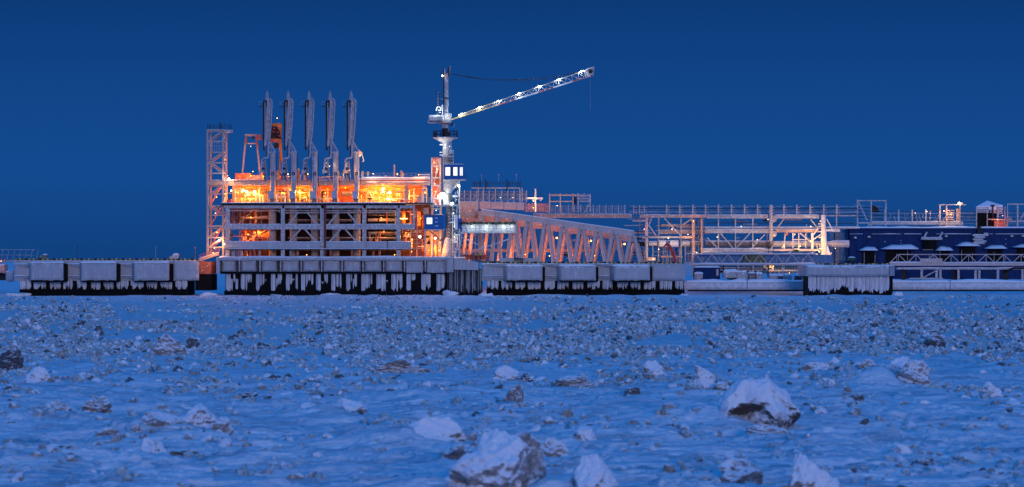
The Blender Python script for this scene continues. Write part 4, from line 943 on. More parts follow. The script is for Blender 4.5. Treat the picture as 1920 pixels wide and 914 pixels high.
for k, (x, h_) in enumerate(((389.5, 233), (392.5, 232), (395.8, 233), (401, 234), (406.8, 236), (412.4, 229), (414, 231), (417, 233), (420.5, 231), (429, 234), (431.5, 233), (434, 234))): rbar(t, 'antenna', DARK, (x, 243.2), (x, h_), .7 if k != 5 else 1.2, 605 + k % 3)
railing(t, 389, 434, 243.4, 235, 604, DARK, 10, 2, .35)
for k in range(3):
    rect(t, 'landing', DULL, 391, 348 + k * 40, 417, 349.2 + k * 40, 605, 611); rbar(t, 'stair_flight', RUST, (394, 386 + k * 40), (414, 350 + k * 40), 1.6, 608.5, 1.0)
for x, yy, P_ in ((423, 300, 120), (427, 330, 160), (407, 436, 200), (404, 400, 160), (406, 370, 160), (402, 466, 200)): lamp(t, x, yy, 606.5, None, (1, .32, .06), P_ * 1.6, off=(.9, 0, 0) if x > 420 else (0, 0, 0))  # fill lights added to give the tower its orange glow
# gangway down to the left dolphin
g = thing('shore_gangway', 'narrow railed gangway sloping down from the access tower to the left dolphin', 'gangway', q(390, 488, 603))
m = MB().bar(q(374, 488.5, 603), q(410, 476, 603), .55, 1.6); part(g, 'walkway', PEACH, m); part(g, 'snow_cap', SNOW, MB().bar(q(374, 485.8, 603), q(410, 473.4, 603), .2, 1.3))
for k in range(7): rbar(g, 'rail_post', RUST, (375 + k * 6, 487 - k * 2.1), (375 + k * 6, 478 - k * 2.1), .6, 602.4)
rbar(g, 'handrail', RUST, (374, 478.6), (413, 464.8), .7, 602.3); rbar(g, 'handrail', RUST, (374, 482.6), (413, 469), .6, 602.32)

# ------------------------------------------------------------------ portal gantry and orange crane behind the arms
t = thing('portal_gantry', 'peach A-frame gantry standing behind the first loading arm', 'gantry', q(474, 336, 617))
rbar(t, 'leg', PEACH, (453.5, 338), (461.5, 254), 3.0, 617, .4); rbar(t, 'leg', PEACH, (489, 338), (480, 254), 3.0, 617, .4)
rect(t, 'top_beam', PEACH, 459, 252, 483, 255.6, 616.6, 617.4); rbar(t, 'tie_beam', PEACH, (462, 269.5), (480, 269.5), 2.2, 617)
rect(t, 'leg_sleeve', RUST, 459.6, 255.8, 462.9, 270, 616.5, 617.4); rbar(t, 'leg_sleeve', RUST, (481, 264), (483.6, 278), 3.2, 616.9, .55)
rect(t, 'hoist', RED, 480, 253, 490, 263, 616, 617.6); rbar(t, 'hoist_tie', DULL, (470, 256), (482, 261), 1.4, 616.8); part(t, 'sheave', DARK, MB().tube(q(474.5, 258.6, 616.3), q(474.5, 258.6, 616.6), .3, .3, 10))
for k in range(3): rbar(t, 'hoist_rib', PEACH, (481.5 + k * 3, 263.4), (481.5 + k * 3, 253), 1.0, 615.9)
lamp(t, 474, 322, 614.5, None, SODC, 240, off=(0, 0, 0)); lamp(t, 470, 275, 612, None, (1, .4, .12), 90, off=(0, 0, 0))
t = thing('orange_crane', 'orange crane with a black engine block, half hidden between the first two loading arms', 'crane', q(520, 336, 622))
m = MB().prism([(q(a, b, 622).x, q(a, b, 622).z) for a, b in ((508, 268), (527.4, 268), (528, 232.6), (522, 231.4), (508, 232.4))], 621.6, 623.2); part(t, 'body', ORANGE, m)
m = MB().prism([(q(a, b, 621).x, q(a, b, 621).z) for a, b in ((507.6, 260), (527, 260), (524.6, 248), (519.5, 238), (507.6, 236.2))], 620.9, 621.55); part(t, 'engine_block', DARK, m)
for k, (x, yy) in enumerate(((512, 240), (516, 243), (519, 247), (514, 250), (522, 254), (517, 256), (511, 246), (524, 258))): rbar(t, 'engine_pipe', BLACK if k % 2 else RED, (x, yy), (x + 4, yy + 3), 1.6, 620.8, .3)
rect(t, 'lower_frame', RUST, 510.5, 260.4, 528, 267.6, 620.8, 621.5)
for k in range(5): rbar(t, 'frame_rib', ORANGE, (513 + k * 3.2, 267), (513 + k * 3.2, 260.6), 1.0, 620.7)
part(t, 'hose_drum', DARK, MB().tube(q(518, 273.5, 620.8), q(518, 273.5, 621.8), .6, .6, 12)); 
m = MB().prism([(q(a, b, 621).x, q(a, b, 621).z) for a, b in ((527.2, 306), (530, 306), (527.5, 268), (521.5, 268))], 621.2, 622); part(t, 'boom', ORANGE, m); rtube(t, 'column', ORANGE, (524, 338), (526, 268), 1.6, 622.6)
lamp(t, 520, 222, 616, None, SODC, 130, off=(0, 0, 0)); lamp(t, 534, 268, 615, None, SODC, 130, off=(0, 0, 0))
# ------------------------------------------------------------------ pedestal crane
YC = 606.0
t = thing('pedestal_crane', 'tall white pedestal crane with a lamp-lit lattice jib raised to the right', 'crane', q(838, 484, YC))
for ya, yb, ra, rb in ((484, 446, 11.5, 6.0), ):
    rtube(t, 'foot', STEEL, (838, ya), (840.5, yb), ra, YC, r1=rb, n=16)
PURP = mat('purplish_column_paint', (0.10, 0.085, 0.10), 0.5, 0.1, 0.3, 0.1, 0.3)
rtube(t, 'lower_column', PURP, (841.5, 446.5), (841.5, 386), 5.0, YC, n=16)
for k in range(10): rbar(t, 'column_clip', STEEL, (839.4, 394 + k * 6), (843.6, 394 + k * 6), 1.0, YC - .62, .12)
rtube(t, 'column', mat('weathered_column', (.17, .165, .17), .55, .1, .4, .08, .3), (838, 386), (836.5, 293), 7.2, YC, n=18, r1=6.2); rtube(t, 'column', STEEL, (835.5, 293), (835.5, 260), 5.6, YC, n=18)
rtube(t, 'slew_column', GREY, (835, 259), (835, 231), 6.2, YC, n=16); rtube(t, 'slew_ring', RUST, (835, 233.5), (835, 230.5), 7.4, YC, n=18); rtube(t, 'collar', GREY, (835.5, 295), (835.5, 291), 6.8, YC, n=16)
rtube(t, 'dark_band', DARK, (834.8, 257), (834.8, 241), 6.35, YC, n=16)
# gallery round the column
part(t, 'gallery_floor', STEEL, MB().tube(q(835, 260.5, YC), q(835, 258.3, YC), 2.45, 2.65, 16)); part(t, 'gallery_bracket', GREY, MB().tube(q(835.3, 268, YC), q(835, 260.6, YC), .65, 2.2, 12))
for k in range(16):
    an = 2 * math.pi * k / 16; c = q(835, 258, YC) + Vector((2.55 * math.cos(an), 2.55 * math.sin(an), 0)); an2 = an + 2 * math.pi / 16; c2 = q(835, 258, YC) + Vector((2.55 * math.cos(an2), 2.55 * math.sin(an2), 0)); u = Vector((0, 0, 1.3))
    part(t, 'gallery_post', DARK, MB().bar(c, c + u, .10, .10))
    for h_ in (.65, 1.3): part(t, 'gallery_rail', DARK, MB().bar(c + Vector((0, 0, h_)), c2 + Vector((0, 0, h_)), .09, .09))
    if k % 3 == 0: part(t, 'gallery_panel', DARK, MB().bar(c + Vector((0, 0, .55)), c2 + Vector((0, 0, .55)), .95, .05))
# small side platforms with boxes
for ya, yb in ((306, 294), (294, 283)):
    rect(t, 'side_platform', GREY, 841, ya - 1.4, 851, ya, YC - .6, YC + .8); railing(t, 842, 850.5, ya - 1.5, yb, YC - .7, GREY, 3, 2, .5)
rect(t, 'side_box', DARK, 843, 287, 848, 293, YC - .4, YC + .4); rect(t, 'side_box', DARK, 843, 297, 849, 308, YC - .3, YC + .5)
for yy in (272, 286, 291): rbar(t, 'side_stub', WHITE, (824, yy), (830, yy), 1.6, YC - .2)
for k in range(14): rbar(t, 'ladder_rung', GREY, (842, 262 + k * 2.3), (846, 262 + k * 2.3), .45, YC - .2)
for x in (842, 846): rbar(t, 'ladder_rail', STEEL, (x, 294), (x, 261), .6, YC - .2)
# slewing deck and counterweight
rect(t, 'slewing_deck', STEEL, 802, 227.2, 846, 230.4, YC - 1.5, YC + 1.5); rslab(t, 'machinery_house', STEEL, 803.5, 217, 832, 227, YC - 1.4, YC + 1.4, .25, .04, 10, 5, 2)
rsnow(t, 804, 831, 217.2, YC - 1.3, YC + 1.3, .28, 40); rect(t, 'winch', GREY, 819.6, 218.5, 829, 226, YC - 1.75, YC - 1.45)
rect(t, 'deck_louvre', DARK, 804, 227.6, 830, 229.2, YC - 1.56, YC - 1.5)
rslab(t, 'jib_foot', STEEL, 832, 213, 846, 227, YC - 1.0, YC + 1.0, .3, .05, 6, 6, 3)
for x in (818, 823.6): rbar(t, 'ladder_rail', DARK, (x, 217), (x, 170 + (x > 820) * 4), 1.0, YC - .5)
for k in range(15): rbar(t, 'ladder_rung', GREY, (818, 213 - k * 2.8), (823.6, 213 - k * 2.8), .5, YC - .5)
rbar(t, 'ladder_tie', GREY, (820, 186), (833, 186), 1.0, YC - .3); rbar(t, 'ladder_tie', GREY, (823, 200), (833, 198), 1.0, YC - .3)
for a, b in (((817.5, 208), (820, 200)), ((822, 200), (826, 203)), ((826, 206), (829.6, 196)), ((829.5, 215), (830, 197)), ((822, 207), (829, 207))): rbar(t, 'deck_frame', WHITE, a, b, 1.5, YC - 1.0, .25)
rtube(t, 'mast', GREY, (836.6, 214), (836.8, 144), 4.2, YC, n=14, r1=3.9); rtube(t, 'mast_band', DARK, (836.6, 186), (836.6, 183.4), 4.4, YC, n=14)
rbar(t, 'mast_cable', DARK, (831.6, 200), (831.4, 129), 1.8, YC - .3); part(t, 'mast_head', GREY, MB().prism([(q(a, b, YC).x, q(a, b, YC).z) for a, b in ((833, 145), (842, 145), (845.5, 123.6), (843.4, 125), (840, 137), (836, 139), (834.6, 129), (833, 129))], YC - .5, YC + .5))
rbar(t, 'mast_bracket', DARK, (841.5, 144), (841.2, 126), 2.0, YC - .6, .2); rbar(t, 'mast_bracket', DARK, (834, 139), (842, 133), 1.2, YC - .62, .2)
lamp(t, 829.4, 142.5, YC - .4, WARM, WARMC, 30, .14, 'mast_lamp')
# jib: four chords, lattice, coloured lengths
def jl(u): return (843 + (1111 - 843) * u, 225.5 + (141.5 - 225.5) * u)          # lower chord
def ju(u): return (851 + (1101 - 851) * u, 219.5 + (131 - 219.5) * u) if u > .04 else (846 + 40 * u, 224)
YELLOW_J = mat('frosted_yellow_chord', (.62, .42, .16), .5, 0, .5, .3, .15); RED_J = mat('frosted_red_chord', (.34, .10, .12), .5, 0, .5, .35, .2)
segs = [(0.0, .335, YELLOW_J), (.335, .46, RED_J), (.46, .62, WHITE), (.62, .725, RED_J), (.725, .86, WHITE), (.86, 1.0, RED_J)]
HW = .62
for a, b, mm in segs:
    n = max(1, round((b - a) / .045))
    for side in (-1, 1):
        Yj = YC + side * HW
        pa, pb = jl(a), jl(b); rbar(t, 'lower_chord', mm, pa, pb, 2.6, Yj, .28); pa, pb = ju(max(a, .045)), ju(b); rbar(t, 'upper_chord', STEEL if mm is not YELLOW_J else mm, pa, pb, 1.6, Yj, .18)
        for k in range(n):
            u0 = max(a + (b - a) * k / n, .05); u1 = a + (b - a) * (k + .5) / n; u2 = a + (b - a) * (k + 1) / n
            if u1 <= u0: continue
            rbar(t, 'jib_brace', STEEL, jl(u0), ju(u1), .9, Yj, .1); rbar(t, 'jib_brace', STEEL, ju(u1), jl(u2), .9, Yj, .1)
    for k in range(n + 1):
        u0 = max(a + (b - a) * k / n, .05)
        part(t, 'jib_crosspiece', mm, MB().bar(q(*jl(u0), YC - HW), q(*jl(u0), YC + HW), .12, .12)); part(t, 'jib_crosspiece', mm, MB().bar(q(*ju(u0), YC - HW), q(*ju(u0), YC + HW), .12, .12))
m = MB().prism([(q(a, b, YC).x, q(a, b, YC).z) for a, b in ((1097, 146.4), (1113, 142.5), (1114.4, 124), (1111, 126), (1099, 129.5))], YC - .55, YC + .55); part(t, 'jib_head', GREY, m)
part(t, 'head_sheave', DARK, MB().tube(q(1107.5, 134, YC - .8), q(1107.5, 134, YC - .58), .45, .45, 12)); rbar(t, 'head_horn', DARK, (1112.6, 130), (1113, 123.4), 1.2, YC)
rtube(t, 'hook_rope', GREY, (1107, 143), (1107, 210), .22, YC, n=5); part(t, 'hook_block', DARK, MB().box(q(845, 236, YC - .9), q(848.6, 230.5, YC - .9) + Vector((0, .3, 0)))); rbar(t, 'hook', GREY, (850, 240), (853, 233), .9, YC - .9)
rope = [q(843 + (1105 - 843) * u, 138 + (130 - 138) * u + 4 * 15.5 * u * (1 - u), YC) for u in np.linspace(0, 1, 15)]
part(t, 'pendant_rope', DARK, MB().path(rope, .045, 5)); part(t, 'pendant_rope', DARK, MB().path([p + Vector((0, .4, -.25 * math.sin(math.pi * i / 14))) for i, p in enumerate(rope)], .04, 5))
for p0, p1 in ((.10, .18), (.44, .53)): part(t, 'rope_sleeve', DARK, MB().path(rope[int(p0 * 14):int(p1 * 14) + 2], .10, 6))
for u, P_ in ((.055, 260), (.19, 230), (.33, 230), (.485, 260), (.635, 230), (.785, 230), (.955, 260)):
    x, yy = ju(u)
    b_ = part(t, 'jib_lamp', DARK, MB().box(q(x - 2.0, yy - 3.2, YC - .2), q(x + 2.6, yy - 1.2, YC - .2) + Vector((0, .5, 0))))
    part(b_, 'lens', COOL, MB().box(q(x - 1.6, yy - 1.3, YC - .15), q(x + 2.2, yy - .5, YC - .15) + Vector((0, .4, 0))))
    for s_ in (-1, 1): rbar(t, 'lamp_strut', WHITE, (x + s_ * 5 - 1, yy + 5.5 - s_ * 2), (x, yy - 2), 1.1, YC - .3, .14)  # struts kept white so the lamp glints sit in their colour
    rbar(t, 'lamp_strut', WHITE, (x - 6, yy + 1.8), (x + 6, yy - 2.6), 1.1, YC - .32, .14); rbar(t, 'lamp_strut', WHITE, (x, yy + 8), (x, yy - 2), 1.0, YC - .34, .14)
    lamp(t, x, yy, YC, None, COOLC, P_ * .75, off=(0, -1.0, .2), size=.15)
for x, yy, P_, o in ((825, 211, 110, (-.5, -2.0, .3)), (838, 219, 50, (0, -1.8, 0)), (827, 262, 150, (0, -1.8, -1.5)), (843, 275, 40, (.4, -1.6, -.6))): lamp(t, x, yy, YC, None, COOLC, P_, off=o)
# floodlights on the column
for x, yy, r_, P_ in ((829.5, 367, .62, 280), (834, 370, .5, 130), (847.2, 382, .22, 60), (859.6, 349, .2, 50), (823, 369, .3, 60)):
    lamp(t, x, yy, YC - 1.1, COOL, COOLC, P_, r_, 'floodlight', (0, -.9, -.2), .3)
for x, yy, P_ in ((850, 400, 48), (852, 425, 48), (852, 445, 42), (856, 375, 26), (815, 345, 40), (818, 395, 50)): lamp(t, x, yy, YC - 1.6, None, COOLC, P_, off=(0, -.6, 0))
# middle platform, pipes and frames hung on the column
rect(t, 'middle_platform', GREY, 806, 384, 862, 387, YC - 2.0, YC + 2.2); railing(t, 843, 862, 384, 371, YC - 1.9, DARK, 6, 3, .6); railing(t, 806, 826, 384, 371, YC - 1.9, GREY, 6, 3, .5)
rr = random.Random(14)
for k in range(60):
    x = rr.uniform(846, 861); yy = rr.uniform(345, 478); mm = rr.choice((WHITE, GREY, DARK, DARK, WHITE, GREEN))
    if k % 3: rtube(t, 'column_pipe', mm, (x, yy + rr.uniform(6, 20)), (x, yy), rr.uniform(.5, 1.2), YC - rr.uniform(-.5, 1.3), n=6)
    else: rbar(t, 'column_bracket', mm, (x - 5, yy), (x + 5, yy), rr.uniform(.8, 2.2), YC - rr.uniform(-.5, 1.2), .4)
rbar(t, 'outer_post', WHITE, (861.5, 484), (861.5, 345), 1.8, YC - .8); rbar(t, 'outer_post', STEEL, (848.5, 484), (848.5, 388), 1.8, YC - .8); rect(t, 'column_tank', WHITE, 849, 366, 858, 370, YC - 1, YC); rtube(t, 'cable_reel', GREY, (853, 444), (853, 443.9), 5, YC - 1, Yb=YC - .6, n=14)
rect(t, 'column_cabinet', WHITE, 850, 452.5, 858, 455.5, YC - 1.2, YC); rbar(t, 'column_plate', WHITE, (853.4, 428), (853.4, 404), 3.5, YC - .9, .2)
for k in range(9): rbar(t, 'column_bracket', GREY, (848, 458 + k * 3), (861, 458 + k * 3), .8, YC - .9)
for k in range(5): rbar(t, 'platform_brace', GREY, (848, 400 + k * 18), (861, 388 + k * 18), .8, YC - .85)
# operator cab
cab = part(t, 'cab', BLUE, MB().box(q(832, 336, YC - 2.6), q(861, 308.6, YC - 2.6) + Vector((0, 3.2, 0))), label='blue operator cab with three lit windows')
part(t, 'cab_front', BLUE, MB().prism([(q(a, b, YC - 2.6).x, q(a, b, YC - 2.6).z) for a, b in ((861.1, 336), (870, 336), (868.4, 308.6), (861.1, 308.6))], YC - 2.55, YC + .5))
for x0, x1 in ((835.2, 844), (850, 857.4), (862.4, 864.2), (865.2, 867.4)): w_ = rect(cab, 'window', GLOW, x0, 314, x1, 329.5, YC - 2.66, YC - 2.58)
rect(cab, 'window_frame', DARK, 846.4, 313.4, 848, 330, YC - 2.68, YC - 2.6); rsnow(t, 831, 869, 308.4, YC - 2.6, YC + .6, .12, 9); rect(t, 'cab_floor', STEEL, 831, 336.2, 874, 338, YC - 2.8, YC + .6)
for x in (869.5, 872.2, 875): rbar(t, 'balcony_post', BLUE, (x, 336), (x, 322.5), .8, YC - 2.5)
for yy in (322.6, 327, 331.5, 335.6): rbar(t, 'balcony_rail', DARK, (869, yy), (875.4, yy), .7, YC - 2.5)
part(t, 'cab_bracket', GREY, MB().prism([(q(a, b, YC).x, q(a, b, YC).z) for a, b in ((838, 362), (846, 362), (863, 338.2), (834, 338.2))], YC - 1.2, YC + .8)); rbar(t, 'cab_strut', STEEL, (842, 362), (862, 340), 2.2, YC - 1.6, .3); rbar(t, 'cab_strut', STEEL, (842, 362), (850, 340), 1.6, YC - 1.5, .3)
# stair frame left of the crane column
s_ = thing('stair_frame', 'narrow white stair frame backed by orange light, left of the crane column', 'stair tower', q(817, 484, 607))
for x in (809.6, 825.4): rbar(s_, 'leg', STEEL, (x, 484), (x, 296), 2.4, 606.4, .3); rbar(s_, 'rear_leg', PEACH, (x + 2, 484), (x + 2, 297), 2, 610, .3)
for k, yy in enumerate((296.6, 312, 334, 348, 372, 392)): rbar(s_, 'cross_beam', RUST if k == 0 else STEEL, (811, yy), (824, yy), 2.2, 606.3, .3)
rect(s_, 'back_sheet', RUST, 811, 299, 825, 384, 609.2, 609.5)
for a, b in (((811.5, 311), (814.6, 298)), ((817.2, 334), (819.4, 298)), ((823, 311), (822, 298)), ((812.5, 346), (822, 314)), ((813, 370), (823, 350)), ((822, 391), (812, 374))): rbar(s_, 'brace', STEEL, a, b, 1.5, 606.5, .25)
lamp(s_, 820, 318, 605.4, None, WARMC, 150, off=(0, 0, 0)); lamp(s_, 815, 305, 608, None, SODC, 160, off=(0, 0, 0)); lamp(s_, 816, 360, 608, None, SODC, 200, off=(0, 0, 0))

# blue control cabin
c_ = thing('control_cabin', 'blue boxy control cabin with one lit window and white lettering, low beside the crane column', 'cabin', q(814, 431, 603.5))
bd = part(c_, 'cabin_body', BLUE, MB().box(q(795.5, 430, 602.2), q(832, 403.6, 602.2) + Vector((0, 4, 0)))); rect(bd, 'window', GLOW, 800, 408.6, 810.4, 420.4, 602.12, 602.19)
rect(bd, 'window_bar', DARK, 799.3, 420.4, 811.2, 421.2, 602.1, 602.18); rect(c_, 'cabin_floor', STEEL, 794, 430.2, 833, 431.8, 602, 606.4); rsnow(c_, 795, 832, 403.4, 602.1, 606, .14, 8); rect(c_, 'roof_edge', RUST, 795, 402.7, 832.4, 403.5, 602.0, 606.2)
for yy, n in ((409.5, 3), (416.6, 3), (424, 4)):
    for k in range(n): rect(bd, 'lettering', WHITE, 816 + k * 1.6, yy - 1.2, 816.9 + k * 1.6, yy + 1.2, 602.1, 602.18)
for a, b in (((806, 433), (826, 452)), ((832, 432), (834, 448)), ((797, 484), (797, 432)), ((824, 452), (834, 446))): rbar(c_, 'support', PURP if b[1] > 440 else STEEL, a, b, 2.4, 603.4, .35)
rbar(c_, 'support', STEEL, (812, 484), (813, 460), 2.2, 604); rbar(c_, 'lamp_bar', WHITE, (810, 458), (822, 458), 1.4, 603)
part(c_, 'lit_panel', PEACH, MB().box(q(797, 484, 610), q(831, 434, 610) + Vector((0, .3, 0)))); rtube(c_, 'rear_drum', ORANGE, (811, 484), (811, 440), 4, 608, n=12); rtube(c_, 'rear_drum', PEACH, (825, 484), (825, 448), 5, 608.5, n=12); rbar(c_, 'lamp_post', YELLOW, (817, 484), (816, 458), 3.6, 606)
rbar(c_, 'dark_sign', DARK, (799, 444), (805, 444), 4, 603); part(c_, 'dark_wedge', DARK, MB().prism([(q(a, b, 603).x, q(a, b, 603).z) for a, b in ((798, 458), (807, 458), (806, 449))], 603, 603.4))
for x, yy, P_, cc in ((816, 447, 220, WARMC), (816, 466, 260, SODC), (823, 470, 300, PINKC), (804, 470, 200, PINKC)): lamp(c_, x, yy, 604.4, WARM if yy == 447 else None, cc, P_, .18, 'lamp', (0, 0, 0) if yy != 447 else (0, -.4, -.4))
railing(c_, 797, 846, 484, 475, 601.6, RUST, 10, 2, .5)

# ------------------------------------------------------------------ folded ship gangway
g_ = thing('ship_gangway', 'frosted folding gangway lit white from inside with a dark snow-ragged roof, right of the crane', 'gangway', q(915, 445, 604))
rslab(g_, 'net_wall', ICE, 866, 420, 966, 434.5, 603, 603.6, .1, .12, 34, 6, 15)
m = MB().slab(q(862, 421.5, 602.7), q(967, 416.6, 602.7) + Vector((0, 2.0, 0)), .1, .12, 40, 2, 4); part(g_, 'roof', DARK, m)
for k in range(26): rbar(g_, 'roof_rag', GREEN if k % 3 else DARK, (864 + k * 4, 420), (863 + k * 4 + R.uniform(0, 4), 417.5 - R.uniform(-1, 2.2)), 3.0, 602.8, .5)
rect(g_, 'floor_beam', STEEL, 858, 434.6, 970, 437.5, 602.6, 605); rbar(g_, 'tail_beam', STEEL, (854, 433), (870, 439), 1.8, 602.5)
for k in range(13): rbar(g_, 'net_post', GREY, (867 + k * 8.2, 435), (867 + k * 8.2, 419), .8, 602.85)
for yy in (424, 429): rbar(g_, 'net_rail', GREY, (866, yy), (966, yy), .7, 602.9)
rr = random.Random(6)
for k in range(60): 
    x = rr.uniform(867, 965); yy = rr.uniform(421, 433); rbar(g_, 'frost_clump', WHITE, (x, yy), (x + rr.uniform(-2, 2), yy + rr.uniform(-2, 2)), rr.uniform(.7, 2.0), 602.8, .2)
for x, P_ in ((885, 70), (912, 110), (944, 110), (960, 40)): lamp(g_, x, 425, 602.6, None, (.88, 1, .82), P_ * .8, off=(0, -.9, 0))
rect(g_, 'end_panel', BLUE, 858, 410, 866, 430, 603.6, 604.2); rect(g_, 'end_light', WHITE, 853, 404, 858, 431, 603.4, 603.7)
for a, b in (((966, 445), (866, 478)), ((866, 438), (860, 484)), ((966, 438), (968, 484)), ((866, 445), (920, 470))): rbar(g_, 'leg', STEEL, a, b, 1.8, 603.6, .25)

# ------------------------------------------------------------------ two workers behind the quay wing
def person(px, py_foot, lab, turn, armz):
    Y = 604.0; base = q(px, py_foot, Y); H = 1.78
    t = bpy.data.objects.new('person', None)
    J = {'pel': (0, 0, .95, .15), 'wst': (0, 0, 1.12, .15), 'chs': (0, 0, 1.36, .18), 'nck': (0, -.01, 1.50, .065), 'hed': (0, -.03, 1.60, .085), 'top': (0, -.03, 1.72, .085)}
    E = [('pel', 'wst'), ('wst', 'chs'), ('chs', 'nck'), ('nck', 'hed'), ('hed', 'top')]
    for s, nm in ((-1, 'l'), (1, 'r')):
        J.update({nm + 'hip': (s * .10, 0, .90, .10), nm + 'kne': (s * .11, -.03, .50, .075), nm + 'ank': (s * .12, .01, .09, .055), nm + 'toe': (s * .13, -.14, .04, .045),
                  nm + 'sho': (s * .20, 0, 1.42, .08), nm + 'elb': (s * .27, .03, 1.15, .062), nm + 'wri': (s * .24, -.12 - armz * .08, .98 + armz * .12, .042), nm + 'pal': (s * .23, -.19 - armz * .1, .95 + armz * .14, .038)})
        E += [('pel', nm + 'hip'), (nm + 'hip', nm + 'kne'), (nm + 'kne', nm + 'ank'), (nm + 'ank', nm + 'toe'), ('chs', nm + 'sho'), (nm + 'sho', nm + 'elb'), (nm + 'elb', nm + 'wri'), (nm + 'wri', nm + 'pal')]
        px_, py_, pz_, _ = J[nm + 'pal']
        for f in range(4):
            J[nm + 'f%d' % f] = (px_ + (f - 1.5) * .022, py_ - .055, pz_ - .015, .010); J[nm + 'g%d' % f] = (px_ + (f - 1.5) * .024, py_ - .07 - .012 * (f in (1, 2)), pz_ - .05, .009)
            E += [(nm + 'pal', nm + 'f%d' % f), (nm + 'f%d' % f, nm + 'g%d' % f)]
        J[nm + 't'] = (px_ - s * .05, py_ - .02, pz_ - .02, .011); E.append((nm + 'pal', nm + 't'))
    names = list(J); me = bpy.data.meshes.new('person')
    ct, st = math.cos(turn), math.sin(turn)
    me.from_pydata([(J[n][0] * ct - J[n][1] * st, J[n][0] * st + J[n][1] * ct, J[n][2]) for n in names], [(names.index(a), names.index(b)) for a, b in E], [])
    o = bpy.data.objects.new('person', me); COL.objects.link(o)
    sk = o.modifiers.new('skin', 'SKIN'); 
    for i, n in enumerate(names): me.skin_vertices[0].data[i].radius = (J[n][3], J[n][3])
    me.skin_vertices[0].data[0].use_root = True
    o.modifiers.new('sub', 'SUBSURF').levels = 1
    dg = bpy.context.evaluated_depsgraph_get(); m2 = bpy.data.meshes.new_from_object(o.evaluated_get(dg)); o.modifiers.clear(); o.data = m2
    m2.materials.clear(); m2.materials.append(CLOTH); m2.materials.append(SKIN); m2.materials.append(HIVIS)
    for p in m2.polygons:
        z = p.center[2]; p.material_index = 1 if 1.52 < z < 1.68 else (2 if 1.18 < z < 1.26 or 1.38 < z < 1.42 else 0)
    o.location = base; o['label'] = lab; o['category'] = 'person'; o['group'] = 'workers on the quay wing'
    hp = (-.03 * -st, -.03 * ct, 1.70); B = Vector(base)
    part(o, 'helmet', HELM, MB().ball(B + Vector((hp[0], hp[1], 1.70)), .125, .14, .10, 10, 6)); part(o, 'collar', HIVIS, MB().tube(B + Vector((0, 0, 1.44)), B + Vector((0, 0, 1.50)), .11, .085, 10))
person(892.5, 489.4, 'left one of two dark-clothed workers, bending slightly on the quay wing', .5, 1)
person(900.8, 489.6, 'right one of two dark-clothed workers, upright on the quay wing', -.4, 0)
wd2 = rect(wing, 'walkway', CONC_D, 851, 489.8, 935, 492.5, 602.6, 612)
rg = thing('red_guard_rail', 'long red guard rail behind the two workers', 'railing', q(885, 483, 607))
railing(rg, 866, 915, 487, 475, 607, RED, 14, 3, .8); rect(rg, 'toe_board', RUST, 866, 478, 915, 487, 607.2, 607.3)
# ------------------------------------------------------------------ sloping trestle on V legs
t = thing('sloping_trestle', 'long lavender-grey girder sloping down to the right on pairs of V legs, some lit salmon', 'trestle bridge', q(1040, 495, 622))
TR = mat('lavender_girder', (0.40, 0.355, 0.36), 0.5, 0.05, 0.5, 0.12, 0.10)
TRP = mat('salmon_lit_girder', (0.40, 0.26, 0.22), 0.55, 0, 0.5, 0.25, 0.12)  # lamplit copy of the trestle steel, salmon glow put into its colour
nodes = [(902, 393.0), (931, 397.2), (963, 401.6), (991, 405.7), (1024, 410.3), (1057, 415.3), (1090, 420), (1121, 424.4), (1152, 428.6), (1188, 434.0)]
Yf = 614.0
for (xa, ya), (xb, yb) in zip(nodes[:-1], nodes[1:]):
    hw = 10.2
    m = MB().prism([(q(a, b, Yf).x, q(a, b, Yf).z) for a, b in ((xa, ya + hw), (xb - .5, yb + hw), (xb - .5, yb - .3), (xa, ya - .3))], Yf + jit(.01), Yf + 1.0); part(t, 'girder_plate', TR, m)
    part(t, 'stiffener', TR, MB().bar(q(xb, yb - .3, Yf - .1), q(xb, yb + 11, Yf - .1), .28, .5))
    part(t, 'snow_cap', SNOW, MB().bar(q(xa, ya - .9, Yf + .4), q(xb, yb - .9, Yf + .4), .14, 1.1))
for (xa, ya), (xb, yb) in zip(nodes[:-1], nodes[1:]): 
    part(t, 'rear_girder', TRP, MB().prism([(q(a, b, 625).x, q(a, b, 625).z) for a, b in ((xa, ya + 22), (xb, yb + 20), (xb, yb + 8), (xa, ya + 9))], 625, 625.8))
for k, x in enumerate((963, 991, 1024, 1057, 1090, 1121, 1152, 1186)):
    ytop = np.interp(x, [n[0] for n in nodes], [n[1] for n in nodes]) + 9
    sp = 14 if k > 0 else 12
    for s_ in (-1, 1):
        rtube(t, 'leg', TR, (x + s_ * 3.2, ytop), (x + s_ * sp, 494), 3.6, Yf + .5, n=12)
        rtube(t, 'rear_leg', TRP, (x + 6 + s_ * 3, ytop + 14), (x + 6 + s_ * (sp - 2), 492), 3.3, 625.4, n=12, label='rear leg coloured as if lit salmon')
for x, d_ in ((903, 2), (931, -10), (931, 8)): rtube(t, 'leg', TR, (x, 402), (x + d_, 492), 3.8, Yf + .5, n=12)
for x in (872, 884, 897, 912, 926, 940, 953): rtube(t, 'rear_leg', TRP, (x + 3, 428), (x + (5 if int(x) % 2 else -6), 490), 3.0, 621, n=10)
rect(t, 'head_post', TRP, 896.5, 396, 902, 492, 614.4, 616)
